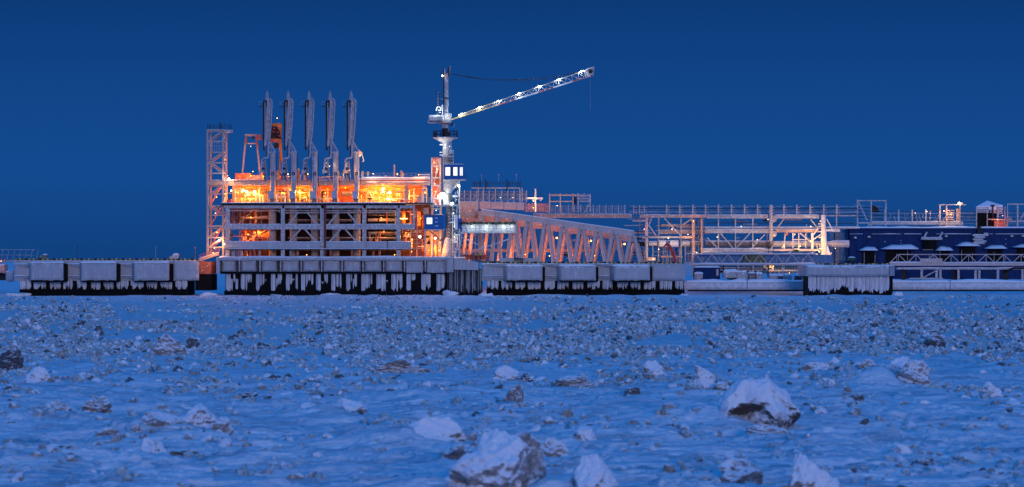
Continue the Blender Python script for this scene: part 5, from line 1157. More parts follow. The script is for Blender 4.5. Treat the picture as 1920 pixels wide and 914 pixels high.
# bulkhead under the gallery, in the salmon-lit colour
rect(t, 'bulkhead', TRP, 862, 391, 897, 401, 619, 620); rect(t, 'bulkhead', TRP, 862, 402, 897, 412, 618, 620); rect(t, 'bulkhead_ledge', STEEL, 862, 401.2, 898, 402.8, 617.5, 619); rbar(t, 'bulkhead_ledge', STEEL, (864, 406), (898, 402), 1.6, 617.6, .5)
rect(t, 'low_beam', TRP, 862, 467, 1120, 473, 628, 629); rtube(t, 'low_pipe', TRP, (862, 412), (1100, 432), 4, 628, n=10)
for x, yy, P_ in ((900, 470, 500), (940, 478, 600), (985, 478, 600), (1030, 480, 600), (1075, 480, 420), (878, 450, 400), (880, 408, 160), (1115, 480, 160)): lamp(t, x, yy, 619.5, None, PINKC, P_ * 1.5, off=(0, 0, 0))  # fill lights added for the salmon glow on the rear legs
for x, yy in ((992, 442), (1044, 446.5), (1108, 452), (1171, 458)):
    lamp(t, x, yy, 626, SOD_D, SODC, 90, .2, 'sodium_or_fill_lamp')
# clutter between the legs
rr = random.Random(31)
for k in range(60):
    x = rr.uniform(870, 1210); yy = rr.uniform(425, 480); mm = rr.choice((GREY, DARK, DULL, STEEL, DARK)); Yd = rr.uniform(630, 640)
    if k % 3 == 0: rtube(t, 'pipe', mm, (x, 492), (x, yy), rr.uniform(.6, 1.8), Yd, n=6)
    elif k % 3 == 1: rtube(t, 'pipe', mm, (x - 14, yy), (x + 14, yy), rr.uniform(.7, 2.4), Yd, n=6)
    else: rbar(t, 'brace', mm, (x - 10, yy + 14), (x + 10, yy), 1.2, Yd)

# ------------------------------------------------------------------ pipe gallery with stanchions and antenna screens
g = thing('pipe_gallery', 'raised pipe gallery with close-set white stanchions and dark mast screens, right of the crane', 'pipe gallery', q(930, 410, 632))
for k, (a, b) in enumerate(((862, 897), (899, 920), (920.6, 944), (944.6, 968), (968.6, 983))): rslab(g, 'girder_plate', TRP if k < 0 else TR, a, 377.5 + k * .6, b, 391 + k * .8, 622, 623, .05, .03, 8, 4, k)
for k in range(11):
    x = 871 + k * 11.6; rbar(g, 'stanchion', STEEL, (x, 378 + k * .2), (x, 357.5), 1.9, 622.6)
    for j in range(5): rbar(g, 'pipe_arm', GREY, (x - 8, 360 + j * 3.8), (x - 1.2, 360.8 + j * 3.6), .9, 622.9 + j * .02)
    if k % 3 == 2: rbar(g, 'brace', STEEL, (x - 8, 376), (x - 2, 366), 1.1, 622.7)
for j in range(4): rtube(g, 'gallery_pipe', DULL if j % 2 else DARK, (862, 361 + j * 4), (985, 361.5 + j * 4), .7, 625 + j, n=6)
rect(g, 'screen_beam', GREY, 884, 351.6, 975, 354, 624, 626); 
for x in (897, 907, 929, 974.5, 979): rbar(g, 'screen_leg', STEEL, (x, 378), (x, 352.4), 2.0, 624.5)
for k, (x, h_) in enumerate(((886, 342), (890, 342), (893.5, 341), (897, 342), (900, 337), (902, 341), (910.5, 336.5), (914, 341), (918, 341), (924, 343), (928, 343), (935, 341), (942, 343), (947, 342), (950.5, 336), (953, 341), (957, 341), (961, 341), (966, 343), (970, 342), (976.5, 341))):
    rbar(g, 'mast', DARK, (x, 353), (x, h_), 1.6 if h_ < 338 else .6, 624.2 + (k % 3) * .5)
for yy in (341.6, 345): rbar(g, 'screen_rail', DARK, (885, yy), (977, yy), .45, 624)
for x0 in (888, 911, 951, 970): 
    for k in range(4): rbar(g, 'screen_rung', DARK, (x0, 343 + k * 2.6), (x0 + 6, 343 + k * 2.6), .7, 624.1)
rbar(g, 'screen_drop', DARK, (950.5, 362), (950.5, 352), 2.4, 624); rbar(g, 'screen_drop', DARK, (911, 358), (911, 350), 1.6, 624)
for x in (903, 935, 968): rbar(g, 'thin_mast', GREY, (x, 342), (x, 327), .4, 625); rbar(g, 'mast_tip', GREY, (x - 2, 328), (x + 2, 328), .5, 625)
# lit cross piece and its neighbours
rect(g, 'lit_beam', PIPE, 985, 370.5, 1018, 374, 626, 627); rbar(g, 'lit_post', PIPE, (1004, 398), (1004, 354.5), 3.0, 626.4); rbar(g, 'lit_brace', PIPE, (1012, 377), (1018, 372), 1.4, 626)
for k in range(22):
    x = 985 + k * 2.0; rbar(g, 'coil', RUST if k % 2 else DULL, (x, 398), (x, 381 + k % 3), 1.1, 627)
for k in range(9): rbar(g, 'dark_mast', DARK, (988 + k * 3.6, 372), (988 + k * 3.6, 357 + k % 3 * 3), .5, 627)
lamp(g, 1000, 377, 624.6, None, WARMC, 330, off=(0, 0, 0)); lamp(g, 962, 371, 624, None, WARMC, 60, off=(0, 0, 0)); lamp(g, 938, 371, 624, None, COOLC, 50, off=(0, 0, 0)); lamp(g, 1000, 390, 624, None, SODC, 160, off=(0, 0, 0))

p_ = thing('white_portal', 'white rectangular frame of posts on top of the pipe gallery', 'frame', q(1068, 398, 630))
for x, top in ((1030.5, 363), (1050.5, 363), (1074.5, 363), (1084, 363), (1106.5, 364)): rbar(p_, 'post', PEACH if x < 1080 else STEEL, (x, 398), (x, top), 1.8 if x > 1040 else 2.2, 630)
for x in (1042, 1062, 1095): rbar(p_, 'post_stub', PEACH, (x, 366), (x, 363), 1.4, 630)
rect(p_, 'top_beam', PEACH, 1031, 365.2, 1084, 367.6, 629.8, 630.3); rect(p_, 'top_beam', STEEL, 1084.4, 365.4, 1107, 367.2, 629.85, 630.3); rect(p_, 'sill_beam', PEACH, 1031, 377, 1075, 379, 629.8, 630.3)
for k in range(4): rbar(p_, 'slat', STEEL, (1085, 369.5 + k * 3), (1106, 369.5 + k * 3), 1.1, 630)
rect(p_, 'dark_cabinet', DARK, 1076.6, 370, 1081, 383, 630.4, 631); rbar(p_, 'brace', STEEL, (1095, 399), (1106, 382), 1.6, 630.4)
lamp(p_, 1045, 386, 627, None, WARMC, 130, off=(0, 0, 0))

# ------------------------------------------------------------------ long pipe rack to the right
r_ = thing('pipe_rack', 'long multi-level pipe rack with evenly spaced white stanchions on its top deck', 'pipe rack', q(1390, 500, 640))
YR = 640.0
for k in range(14):
    x = 1030 + k * 11.8
    if x > 1180: break
    rbar(r_, 'stanchion', STEEL, (x, 401.5), (x, 384.5), 1.6, 634)
    for j in range(4): rbar(r_, 'pipe_arm', GREY, (x - 8.5, 387 + j * 3.6), (x - 1, 387 + j * 3.6), .9, 634.2 + j * .02)
rect(r_, 'deck_beam', TRP, 1000, 402, 1185, 409, 635, 636); rsnow(r_, 1000, 1185, 402, 635, 636, .14, 3, nx=30)
for k in range(26):
    x = 1001 + k * 5.6; rbar(r_, 'deck_post', DULL if k % 3 else GREY, (x, 402), (x, 386 + (k * 5) % 6), .8, 636)
XS = [1188, 1199, 1208, 1250, 1274.5, 1299, 1322.8, 1347, 1371.5, 1396, 1420.5, 1445.5, 1469.7, 1494, 1519, 1544.5, 1569]
for x in XS:
    rbar(r_, 'stanchion', STEEL, (x, 403), (x, 384 if x > 1210 else 385), 2.5 if x > 1210 else 1.6, YR)
    rbar(r_, 'knee_brace', STEEL, (x + 6.5, 402.6), (x + 1.2, 396.5), 1.0, YR + .05)
    for j in range(3): rbar(r_, 'pipe_arm', GREY, (x + 1.6, 389.5 + j * 4.2), (x + 6, 389.5 + j * 4.2), 1.0, YR + .1 + j * .02)
for j in range(5): rtube(r_, 'top_pipe', (GREY, DARK, DULL, GREY, DARK)[j], (1180, 387 + j * 3.6), (1608, 387.5 + j * 3.6), .55 + .25 * (j % 2), YR + 1.5 + j, n=6)
for a, b, mm in ((1200, 1300, TRP), (1298, 1325, PEACH), (1325.5, 1440, STEEL), (1452, 1536, STEEL)):
    rect(r_, 'top_girder', mm, a, 403, b, 410 if a > 1300 else 408.5, YR - .3, YR + .5); rsnow(r_, a, b, 403.2, YR - .3, YR + .5, .13, a, nx=20)
rect(r_, 'top_girder', GREY, 1536.5, 403.5, 1606, 406, YR + .2, YR + 1)
for x, top in ((1347, 410), (1379, 410), (1411.5, 410)): rbar(r_, 'hanger', STEEL, (x, 466), (x, top), 1.9, YR + .2)
rtube(r_, 'long_pipe', PIPE, (1322, 427.2), (1612, 427.0), 2.3, YR + 2, n=10); rtube(r_, 'long_pipe', DARK, (1322, 418), (1600, 418.5), .9, YR + 3, n=6)
rect(r_, 'middle_girder', STEEL, 1322, 431, 1443, 437.5, YR - .2, YR + .5); rect(r_, 'middle_girder', PEACH, 1455, 431, 1535, 436, YR - .2, YR + .5); rsnow(r_, 1322, 1535, 431, YR - .2, YR + .5, .12, 4, nx=40)
rect(r_, 'lower_girder', STEEL, 1318, 466.4, 1440, 474, YR - .3, YR + .8); rsnow(r_, 1318, 1440, 466.6, YR - .3, YR + .8, .16, 6, nx=26); rect(r_, 'lower_girder', PEACH, 1452, 467, 1532, 471.5, YR - .3, YR + .6)
rtube(r_, 'great_pipe', DULL, (1322, 457.5), (1446, 458), 6.6, YR + 2.4, n=18); rtube(r_, 'great_pipe', PIPE, (1449, 458), (1546, 458), 5.8, YR + 2.4, n=18)
for a, b in (((1326, 446), (1345, 465)), ((1351, 438), (1374, 465)), ((1406, 438), (1381, 465)), ((1434, 440), (1410, 465)), ((1454, 432), (1470, 411)), ((1520, 412), (1536, 431)), ((1500, 437), (1526, 456))): rbar(r_, 'diagonal', STEEL, a, b, 1.9, YR + .3, .25)
# left half: deeper lattice, insulated spools
for x, w_, mm, top in ((1212, 5.4, STEEL, 403), (1300, 5.4, PEACH, 412), (1316, 4, PEACH, 410), (1235, 1.8, STEEL, 404), (1277, 2.4, STEEL, 408), (1310, 2.5, DULL, 409), (1224, 2, GREY, 455), (1285, 2, GREY, 450)): rtube(r_, 'column', mm, (x, 494), (x, top), w_ * .55, YR + (1.2 if w_ < 3 else .2), n=10)
rect(r_, 'middle_girder', STEEL, 1192, 443.6, 1300, 446.8, YR - .1, YR + .5); rect(r_, 'middle_girder', PEACH, 1276, 443, 1299, 447.4, YR - .3, YR - .12); rect(r_, 'cross_girder', PEACH, 1240, 421, 1300, 425, YR + 3, YR + 3.5); rect(r_, 'cross_girder', GREY, 1186, 413, 1212, 416, YR, YR + .4)
rect(r_, 'duct', TRP, 1236, 431, 1330, 439, YR + 3, YR + 5); rtube(r_, 'long_pipe', DULL, (1270, 427), (1340, 427), 2, YR + 2.2, n=8)
for a, b in (((1246, 410), (1276, 442)), ((1216, 422), (1230, 442)), ((1298, 410), (1280, 422)), ((1222, 410), (1216, 424))): rbar(r_, 'diagonal', STEEL, a, b, 1.9, YR + .3, .25)
for a, b, rr_, mm in ((1188, 1216, 5.0, DARK), (1216, 1232, 4.6, PIPE), (1236, 1250, 6.6, WHITE), (1256, 1272, 6.6, WHITE), (1278, 1293, 5.4, PIPE), (1293, 1316, 4.6, DULL)): rtube(r_, 'spool', mm, (a, 457), (b, 457), rr_, YR + 1.6, n=16)
rr = random.Random(77)
for k in range(44):
    x = rr.uniform(1188, 1318); yy = rr.uniform(448, 486); rtube(r_, 'small_pipe', rr.choice((GREY, DARK, DULL, PEACH)), (x, 492), (x, yy), rr.uniform(.4, 1.0), YR + rr.uniform(1, 6), n=6)
for k in range(16):
    x = rr.uniform(1190, 1310); yy = rr.uniform(410, 486); rtube(r_, 'small_pipe', rr.choice((GREY, DARK, DULL)), (x - 14, yy), (x + 14, yy), rr.uniform(.5, 1.2), YR + rr.uniform(2, 6), n=6)
rect(r_, 'tray', PEACH, 1240, 480.6, 1280, 483, YR, YR + 1); rect(r_, 'tray', PEACH, 1212, 483, 1229, 489, YR - .6, YR + 1)
for x, yy, P_, cc in ((1235, 468, 120, WARMC), (1253, 447, 120, WARMC), (1290, 440, 160, WARMC), (1306, 474, 160, WARMC), (1225, 486, 100, WARMC), (1300, 415, 90, SODC), (1208, 430, 110, PINKC)): lamp(r_, x, yy, YR - 1.6, None, cc, P_, off=(0, 0, 0))
for k in range(90):
    x = rr.uniform(1190, 1320) if k < 50 else rr.uniform(1325, 1535); yy = rr.uniform(406, 488); mm = rr.choice((GREY, DARK, DULL, PEACH, STEEL, RUST)); Yd = YR + rr.uniform(3, 9)
    if k % 3 == 0: rtube(r_, 'small_pipe', mm, (x, yy + rr.uniform(8, 30)), (x, yy), rr.uniform(.4, 1.2), Yd, n=6)
    elif k % 3 == 1: rtube(r_, 'small_pipe', mm, (x - rr.uniform(5, 25), yy), (x + rr.uniform(5, 25), yy), rr.uniform(.4, 1.4), Yd, n=6)
    else:
        c_v = q(x, yy, Yd); r_v = rr.uniform(.15, .4); part(r_, 'valve', mm, MB().ball(c_v, r_v, r_v, r_v, 8, 6).tube(c_v + Vector((-r_v * 1.6, 0, 0)), c_v + Vector((r_v * 1.6, 0, 0)), r_v * .6, None, 8).tube(c_v, c_v + Vector((0, 0, r_v * 2.2)), r_v * .2, None, 6))
for x, yy, P_ in ((1345, 445, 90), (1390, 425, 80), (1420, 450, 90), (1330, 480, 80), (1260, 430, 90), (1490, 440, 120), (1520, 425, 120)): lamp(r_, x, yy, YR - 1.6, None, WARMC, P_, off=(0, 0, 0))  # fill lights added to warm the rack
# main columns of the rack, the right one flooded with warm light
rtube(r_, 'tall_column', STEEL, (1445.5, 500), (1445.5, 385), 3.3, YR - .6, n=14)
for yy in (411, 439): part(r_, 'gusset', STEEL, MB().tube(q(1450, yy, YR - .5), q(1450, yy, YR - .2), .75, .75, 12))
for k in range(7): rbar(r_, 'valve_spindle', DARK, (1440 + k * .8, 466), (1434 + k * 3, 452), .8, YR - 1)
for k in range(10): rbar(r_, 'column_rung', RUST if k % 2 else STEEL, (1441.5, 474 + k * 4), (1449.5, 474 + k * 4), 1.4, YR - 1.0, .2)
t = thing('lit_column', 'thick column flooded with warm yellow light beside a short fat pipe end', 'column', q(1544, 496, 640))
rtube(t, 'shaft', WHITE, (1544, 496), (1544, 403.5), 4.6, YR - 1, n=18); rtube(t, 'flared_shaft', WHITE, (1544.5, 478), (1544.5, 430), 6.2, YR - .95, n=18, r1=5.2)
part(t, 'foot_gusset', WHITE, MB().prism([(q(a, b, 639).x, q(a, b, 639).z) for a, b in ((1546, 492), (1557, 478), (1552, 462), (1546, 460))], 638.9, 639.1)); rbar(t, 'foot_strut', WHITE, (1547, 492), (1559, 474), 1.4, 638.7); rbar(t, 'foot_strut', WHITE, (1534, 478), (1522, 474), 2, 639.3)
for a, b in (((1550, 411), (1560, 430)), ((1534, 427), (1526, 440)), ((1524, 450), (1539, 440))): rbar(t, 'strut', WHITE, a, b, 1.8, 639.2, .25)
rbar(t, 'arm', WHITE, (1546, 432.6), (1564, 432.0), 3.6, 639, .5); rect(t, 'arm_end', PIPE, 1560, 430, 1575, 435, 638.8, 640); rbar(t, 'tall_post', STEEL, (1568.5, 432), (1568.5, 384), 2.0, 640); rbar(t, 'rung_plate', WHITE, (1534, 420), (1542, 420), 2, 638.3, .4)
for yy in (424, 434, 445, 466): rect(t, 'step', WHITE, 1535, yy, 1541, yy + 1.3, 637.6, 638.4)
rtube(t, 'pipe_neck', PIPE, (1546, 457.5), (1560, 457.5), 4.6, 641, n=14); rtube(t, 'pipe_end', PIPE, (1562, 457.5), (1592, 457.5), 6.6, 641, n=20, r1=6.8); rtube(t, 'pipe_shoulder', PIPE, (1557, 457.5), (1562, 457.5), 4.8, 641, n=20, r1=6.6)
for x0, x1 in ((1486, 1487.6), (1497, 1498.6), (1510, 1511.4)): rect(t, 'frame_post', PIPE, x0, 437, x1, 466, YR - .8, YR - .5)
rect(t, 'frame_beam', PIPE, 1485, 449, 1512, 450.4, YR - .85, YR - .45); rbar(t, 'frame_post', WHITE, (1523, 467), (1523, 437), 4.2, YR - .6); rbar(t, 'frame_post', PIPE, (1470, 468), (1472, 440), 2.0, YR - .8); part(t, 'bracket_head', RUST, MB().ball(q(1474, 439, YR - .6), .45, .4, .4, 8, 6))
for a, b in (((1466, 466), (1472, 455)), ((1500, 438), (1522, 456)), ((1536, 474), (1530, 458)), ((1530, 458), (1537, 458)), ((1537, 458), (1537, 472))): rbar(t, 'strut', PIPE, a, b, 1.4, YR - .7)
rect(t, 'catwalk', PIPE, 1436, 468.4, 1535, 470.4, YR - 2, YR - .9); rbar(t, 'low_truss', WHITE, (1476, 476), (1484, 472), 1.5, YR - 1.2); rbar(t, 'low_truss', PIPE, (1468, 496), (1484, 478), 3, YR + .4); rbar(t, 'low_truss', WHITE, (1496, 484), (1502, 478), 1.6, YR - 1)
rbar(t, 'low_beam', PIPE, (1438, 508), (1498, 507.6), 2.0, YR - 1.4)
for k in range(12): rbar(t, 'beam_stud', PIPE, (1440 + k * 5, 507), (1440 + k * 5, 504.6), .9, YR - 1.4)
for k in range(4): rect(t, 'warm_box', PIPE, 1432 + k * 5, 498 + k % 2 * 3, 1436 + k * 5, 503 + k % 2 * 3, YR - 1.6, YR - .8)
for x, yy, P_, Yl in ((1536, 472, 420, 635.6), (1541, 446, 330, 635.2), (1538, 415, 110, 635.8), (1566, 466, 110, 637.0), (1520, 452, 120, 637), (1500, 462, 200, 637.4), (1470, 462, 200, 637), (1450, 500, 130, 637), (1480, 512, 60, 637), (1452, 442, 140, 636.8), (1440, 412, 130, 636)): lamp(t, x, yy, Yl, None, (1, .48, .10), P_ * (1.3 if x in (1536, 1541, 1566) else 1.2), off=(0, 0, 0))
rbar(t, 'lamp_post', DARK, (1478, 480), (1478, 473), 1.4, 638); part(t, 'dark_head', GREEN, MB().ball(q(1493, 470.5, 637), .75, .5, .5, 10, 6))

# ------------------------------------------------------------------ dark red loader boom
t = thing('red_loader_boom', 'dark red curved boom with a rounded head in front of the pipe rack', 'loader', q(1262, 494, 636))
pts = [(1266, 494), (1265, 484), (1262, 474), (1257, 465), (1252, 459), (1249, 456)]
part(t, 'boom', RED, MB().path([q(a, b, 634) for a, b in pts], .40, 10)); rbar(t, 'boom_arm', RED, (1250, 458), (1243, 465), 3, 634.2); part(t, 'head', GREY, MB().ball(q(1253, 454.5, 634), .5, .5, .5, 10, 8)); rect(t, 'base', RED, 1259, 490, 1270, 498, 633.4, 635)

# ------------------------------------------------------------------ low conveyor truss over the snow
def truss(t, x0, x1, ytop, ybot, Y, n, m, w_=1.6, mid=False):
    rbar(t, 'top_chord', m, (x0 + (x1 - x0) / n * .5, ytop), (x1, ytop), w_, Y, .3); rbar(t, 'bottom_chord', m, (x0, ybot), (x1, ybot), w_ * 1.3, Y, .3); rsn = None
    d = (x1 - x0) / n
    for k in range(n):
        rbar(t, 'web', m, (x0 + k * d, ybot), (x0 + (k + .5) * d, ytop), w_ * .8, Y + .05, .2); rbar(t, 'web', m, (x0 + (k + .5) * d, ytop), (x0 + (k + 1) * d, ybot), w_ * .8, Y + .05, .2)
        if mid: rbar(t, 'web_post', m, (x0 + (k + .5) * d, ytop), (x0 + (k + .5) * d, ybot), w_ * .6, Y + .1, .15)
t = thing('conveyor_truss', 'low pale lattice truss in front of an olive covered block, below the pipe rack', 'truss bridge', q(1410, 500, 634))
truss(t, 1290, 1530, 477, 496.5, 632, 8, TR, 1.4); rsnow(t, 1285, 1532, 476.2, 631.9, 633, .16, 2, nx=40); rsnow(t, 1295, 1530, 495, 631.5, 633, .2, 3, nx=40)
for x in range(1300, 1530, 28): rbar(t, 'leg', GREY if x % 3 else DARK, (x, 520), (x, 497), 2.2, 632.6, .3)
rtube(t, 'service_pipe', DULL, (1300, 503), (1430, 504), 1.8, 634, n=8); rtube(t, 'service_pipe', DARK, (1300, 508.5), (1430, 509), 2.4, 635, n=8); rect(t, 'darkening_sheet', BLUE_L, 1300, 498, 1522, 513, 643, 643.2)  # pipes and sheet added to darken the bright snow strip behind
rect(t, 'far_sheet', BLUE_L, 1300, 478, 1560, 495, 634.5, 635)
o_ = thing('olive_block', 'olive tarpaulin block hanging inside the low lattice truss', 'covered block', q(1416, 497, 633.5))
part(o_, 'cover', OLIVE, MB().prism([(q(a, b, 633.4).x, q(a, b, 633.4).z) for a, b in ((1392, 494), (1436, 496), (1434, 478), (1398, 477))], 633.2, 634.2)); rbar(o_, 'strap', DARK, (1405, 495), (1403, 478), 1, 633.1)
t = thing('lattice_step', 'pinkish little lattice ladder at the right end of the right dolphin', 'ladder', q(1293, 518, 606))
for x in (1287, 1298): rbar(t, 'stile', PEACH, (x, 518), (x, 492), 1.1, 605)
for k in range(5): rbar(t, 'rung', PEACH, (1287, 494 + k * 5), (1298, 494 + k * 5), 1.0, 605.05)
# blue site container, snowed-up gear
t = thing('blue_container', 'dark blue site container with a small pale door, half drifted in behind the right dolphin', 'container', q(1327, 524, 626))
b_ = part(t, 'body', BLUE_W, MB().box(q(1302, 524, 624), q(1350, 502, 624) + Vector((0, 3, 0)))); rsnow(t, 1302, 1350, 501.8, 624, 627, .3, 5); rect(b_, 'door', GREY, 1343, 505, 1347.4, 517.6, 623.9, 623.99)
t = thing('snowed_tank', 'small round tank topped with snow beside the blue container', 'tank', q(1310, 526, 622)); rtube(t, 'body', GREY, (1310, 526), (1310, 513), 8, 621, n=16); part(t, 'snow_cap', SNOW, MB().ball(q(1310, 513, 621), 1.0, 1.0, .35, 12, 6))
t = thing('dark_skiff', 'dark upturned hull shape half under snow right of the container', 'boat', q(1378, 522, 624)); part(t, 'hull', DARK, MB().ball(q(1378, 521, 623), 1.9, .9, .55, 14, 8))
rr = random.Random(44)
JUNK = [(1391, 511, 20, 12, STEEL, 'grey metal crate drifted in behind the low pipe'), (1410, 513, 13, 13, DULL, 'dark crate next to the grey metal crate'), (1424, 514, 12, 10, GREY, 'small grey crate right of the dark crate'),
        (1451, 517, 16, 11, CONC, 'pale rounded concrete block, first of the row under the lit beam'), (1464, 518, 10, 12, CONC_D, 'dark concrete block, second of the row under the lit beam'), (1478, 517, 13, 12, CONC, 'pale concrete block, third of the row under the lit beam'),
        (1497, 518, 12, 11, CONC_D, 'dark concrete block, fourth of the row under the lit beam'), (1508, 518, 10, 10, CONC, 'pale concrete block beside the separate pile block'), (1370, 510, 26, 8, STEEL, 'long snowy box behind the dark hull shape')]
for x, yy, w_, h_, mm, lab in JUNK:
    t = thing('crate' if 'crate' in lab or 'box' in lab else 'concrete_block', lab, 'crate' if 'crate' in lab or 'box' in lab else 'block', q(x, yy + 10, 621))
    rslab(t, 'body', mm, x - w_ / 2, yy, x + w_ / 2, yy + h_ + 4, 620.6, 622.6, .2, .05, 6, 5, int(x)); rsnow(t, x - w_ / 2, x + w_ / 2, yy, 620.7, 622.5, .45, int(x), nx=8)

# ------------------------------------------------------------------ great snow-covered pipeline on the ice
p_ = thing('ice_pipeline', 'fat snow-covered pipeline lying along the ice, passing behind the separate pile block', 'pipeline', q(1600, 545, 620))
IP = mat('frosted_pipe', (0.50, 0.52, 0.56), 0.55, 0, 0.5, 0.6, 0.15, 0.6, streak=False, bump=.2)
for a, b in ((1286, 1400), (1401, 1515), (1640, 1780), (1781, 1960)):
    m = MB(); n = 14; ctr = [q(a + (b - a) * k / n, 536, 618.5) for k in range(n + 1)]
    for c0, c1 in zip(ctr[:-1], ctr[1:]): m.tube(c0, c1, 1.02 + jit(.02), 1.02 + jit(.02), 14, cap=False)
    part(p_, 'pipe_length', IP, m, smooth=False)
    part(p_, 'snow_cap', SNOW, MB().snow(ctr[0].x, ctr[-1].x, 617.6, 619.4, ctr[0].z + .72, .55, 40, a), smooth=True)
for k in range(9): rect(p_, 'dark_under_strip', BLACK, 1290 + k * 74, 544.2, 1363 + k * 74, 546.6, 617.9, 619.2)  # thin black strip running along under the pipe

# ------------------------------------------------------------------ blue hall at the right
t = thing('blue_hall', 'long dark blue clad process hall with snowy canopies at the right edge', 'building', q(1780, 500, 690))
YB = 680.0
xs_ = [1593 + k * 26.5 for k in range(19)]
for k, x in enumerate(xs_):
    rect(t, 'wall_panel', BLUE_W, x + .15, 429.6, x + 26.3, 524, YB + (k % 2) * .06, YB + .5)
part(t, 'core', BLACK, MB().box(q(1594, 530, 681), q(2100, 430, 681) + Vector((0, 30, 0))))
for x in range(1555, 1593, 6): rect(t, 'side_panel', BLUE_L, x, 432, x + 5.7, 524, YB + 4 + (x % 4) * .05, YB + 5)
rect(t, 'shaded_post', DULL, 1566, 436, 1573, 500, YB + 3, YB + 3.5)
rect(t, 'eave', BLUE_W, 1591, 428.4, 2098, 431, YB - .5, YB + 2); rsnow(t, 1590, 1834, 428, YB - .6, YB + 6, .42, 51, nx=60); rsnow(t, 1838, 2098, 428, YB - .6, YB + 6, .36, 52, nx=60)
for a, b in ((1593, 1618), (1634, 1691), (1695, 1728), (1755, 1822), (1850, 1862), (1866, 1950)): rbar(t, 'snow_ledge', BLUE_W, (a, 439.8), (b, 439.8), .9, YB - .15, .3); rsnow(t, a, b, 439.4, YB - .4, YB, .14, a, nx=24)
def canopy(x0, x1, yb, yt):
    c = part(t, 'canopy', BLUE_W, MB().prism([(q(a, b, YB - 1).x, q(a, b, YB - 1).z) for a, b in ((x0, yb + .8), (x1 - 3, yb + .8), (x1 - 3, yb - .4), (x0, yb - .4))], YB - 2.4, YB))
    a = q(x0, yb, YB - 2); b = q(x1, yt, YB - 2); vs = []; fs = []; n = 12; hh = b.z - a.z
    for i in range(n + 1):
        u = i / n; x = a.x + (b.x - a.x) * u; k = min(1, u * 3.2, (1 - u) * 5 + .35) * (.85 + .3 * float(vnoise(np.array(u * 4 + x0), np.array(1.0), 3)))
        vs += [(x, YB - 2.5, a.z), (x, YB - 2.3, a.z + hh * .25 * k), (x, YB - 1, a.z + hh * .75 * k), (x, YB, a.z + hh * k), (x, YB, a.z)]
    for i in range(n):
        for j in range(4): fs.append((i * 5 + j, (i + 1) * 5 + j, (i + 1) * 5 + j + 1, i * 5 + j + 1))
    part(c, 'snow_cap', SNOW, MB().add(vs, fs), smooth=True)
    rect(t, 'doorway', BLACK, x0 + (x1 - x0) * .15, yb + 1.5, x1 - (x1 - x0) * .2, 494, YB - .12, YB - .05)
for c in ((1611, 1646, 470, 461), (1651, 1722, 467.5, 457), (1754, 1787, 470, 460), (1792, 1838, 461.5, 452.5), (1846, 1888, 466.5, 457.5), (1899, 1948, 464, 456)): canopy(*c)
for x, yy in ((1603.6, 446.5), (1629.4, 445), (1897, 443.4), (1918, 443), (1774, 443.6), (1752, 457.5)): part(t, 'vent_hood', STEEL, MB().ball(q(x, yy, YB - .2), .42, .4, .32, 10, 6)); part(t, 'vent_mouth', BLACK, MB().ball(q(x, yy + 2, YB - .3), .3, .2, .22, 8, 5))
for x, yy in ((1659, 453.5), (1689, 451), (1689, 456), (1886, 449), (1886, 458)): part(t, 'wall_lamp_off', STEEL, MB().box(q(x - .8, yy + .8, YB - .2), q(x + .8, yy - .8, YB - .2) + Vector((0, .2, 0))))
# air intake box with two horns
rect(t, 'intake_shelf', STEEL, 1728, 446, 1767, 450, YB - 2, YB - .1); rsnow(t, 1728, 1767, 445.8, YB - 2, YB, .2, 66); rect(t, 'intake_mouth', BLACK, 1732, 451, 1756, 467.5, YB - 1.5, YB - .1); rect(t, 'intake_sill', DULL, 1730, 467.8, 1750, 469.4, YB - 1.6, YB - .1)
for x in (1736, 1765): rtube(t, 'horn', STEEL, (x - 3, 445), (x + 2, 435.5), 1.9, YB - 1, n=10)
# duct stack and its frame
rect(t, 'duct', DARK, 1833, 426, 1840, 447, YB - 1.2, YB - .1)
for k in range(5): rect(t, 'duct_flange', STEEL, 1824 + k % 2 * 3, 441 + k * 3.7, 1850 - k % 3 * 3, 443 + k * 3.7, YB - 1.8, YB - .3); rsnow(t, 1824 + k % 2 * 3, 1850 - k % 3 * 3, 441 + k * 3.7, YB - 1.8, YB - .4, .16, k, nx=6)
rect(t, 'duct_cap', STEEL, 1845, 437, 1853, 443, YB - 1.7, YB - .4)
for k in range(16): rbar(t, 'downpipe', GREY if k % 3 else DARK, (1600 + k * 20.3, 496), (1600 + k * 20.3, 480 - (k * 7) % 12), .8, YB - .3)
part(t, 'shrub_net', GREEN, MB().ball(q(1597, 486, 676), 1.1, .8, .6, 10, 6))
# ------------------------------------------------------------------ roof racks on the hall
k_ = thing('roof_rack', 'pale open rack of posts and thin pipes along the roof of the blue hall', 'pipe rack', q(1760, 428, 690))
YK = 684.0
for x, top in ((1607.6, 375), (1633.6, 375), (1661, 375.5)): rbar(k_, 'post', STEEL, (x, 428), (x, top), 2.4, YK)
rect(k_, 'top_beam', STEEL, 1608, 375.6, 1661, 377.6, YK - .2, YK + .3); rect(k_, 'low_beam', STEEL, 1609, 417, 1632, 419.6, YK - .2, YK + .3); rbar(k_, 'diagonal', STEEL, (1609.5, 379), (1626, 414), 2.0, YK + .1); rbar(k_, 'diagonal', STEEL, (1632, 419), (1625, 427), 2.2, YK + .1)
rect(k_, 'long_beam', STEEL, 1634, 416, 1806, 421.5, YK - .3, YK + .4); rsnow(k_, 1634, 1806, 416, YK - .3, YK + .4, .12, 8, nx=50)
for x in (1659, 1685, 1710.5, 1736, 1762): rbar(k_, 'stanchion', STEEL, (x, 416), (x, 393.6), 2.2, YK - .1)
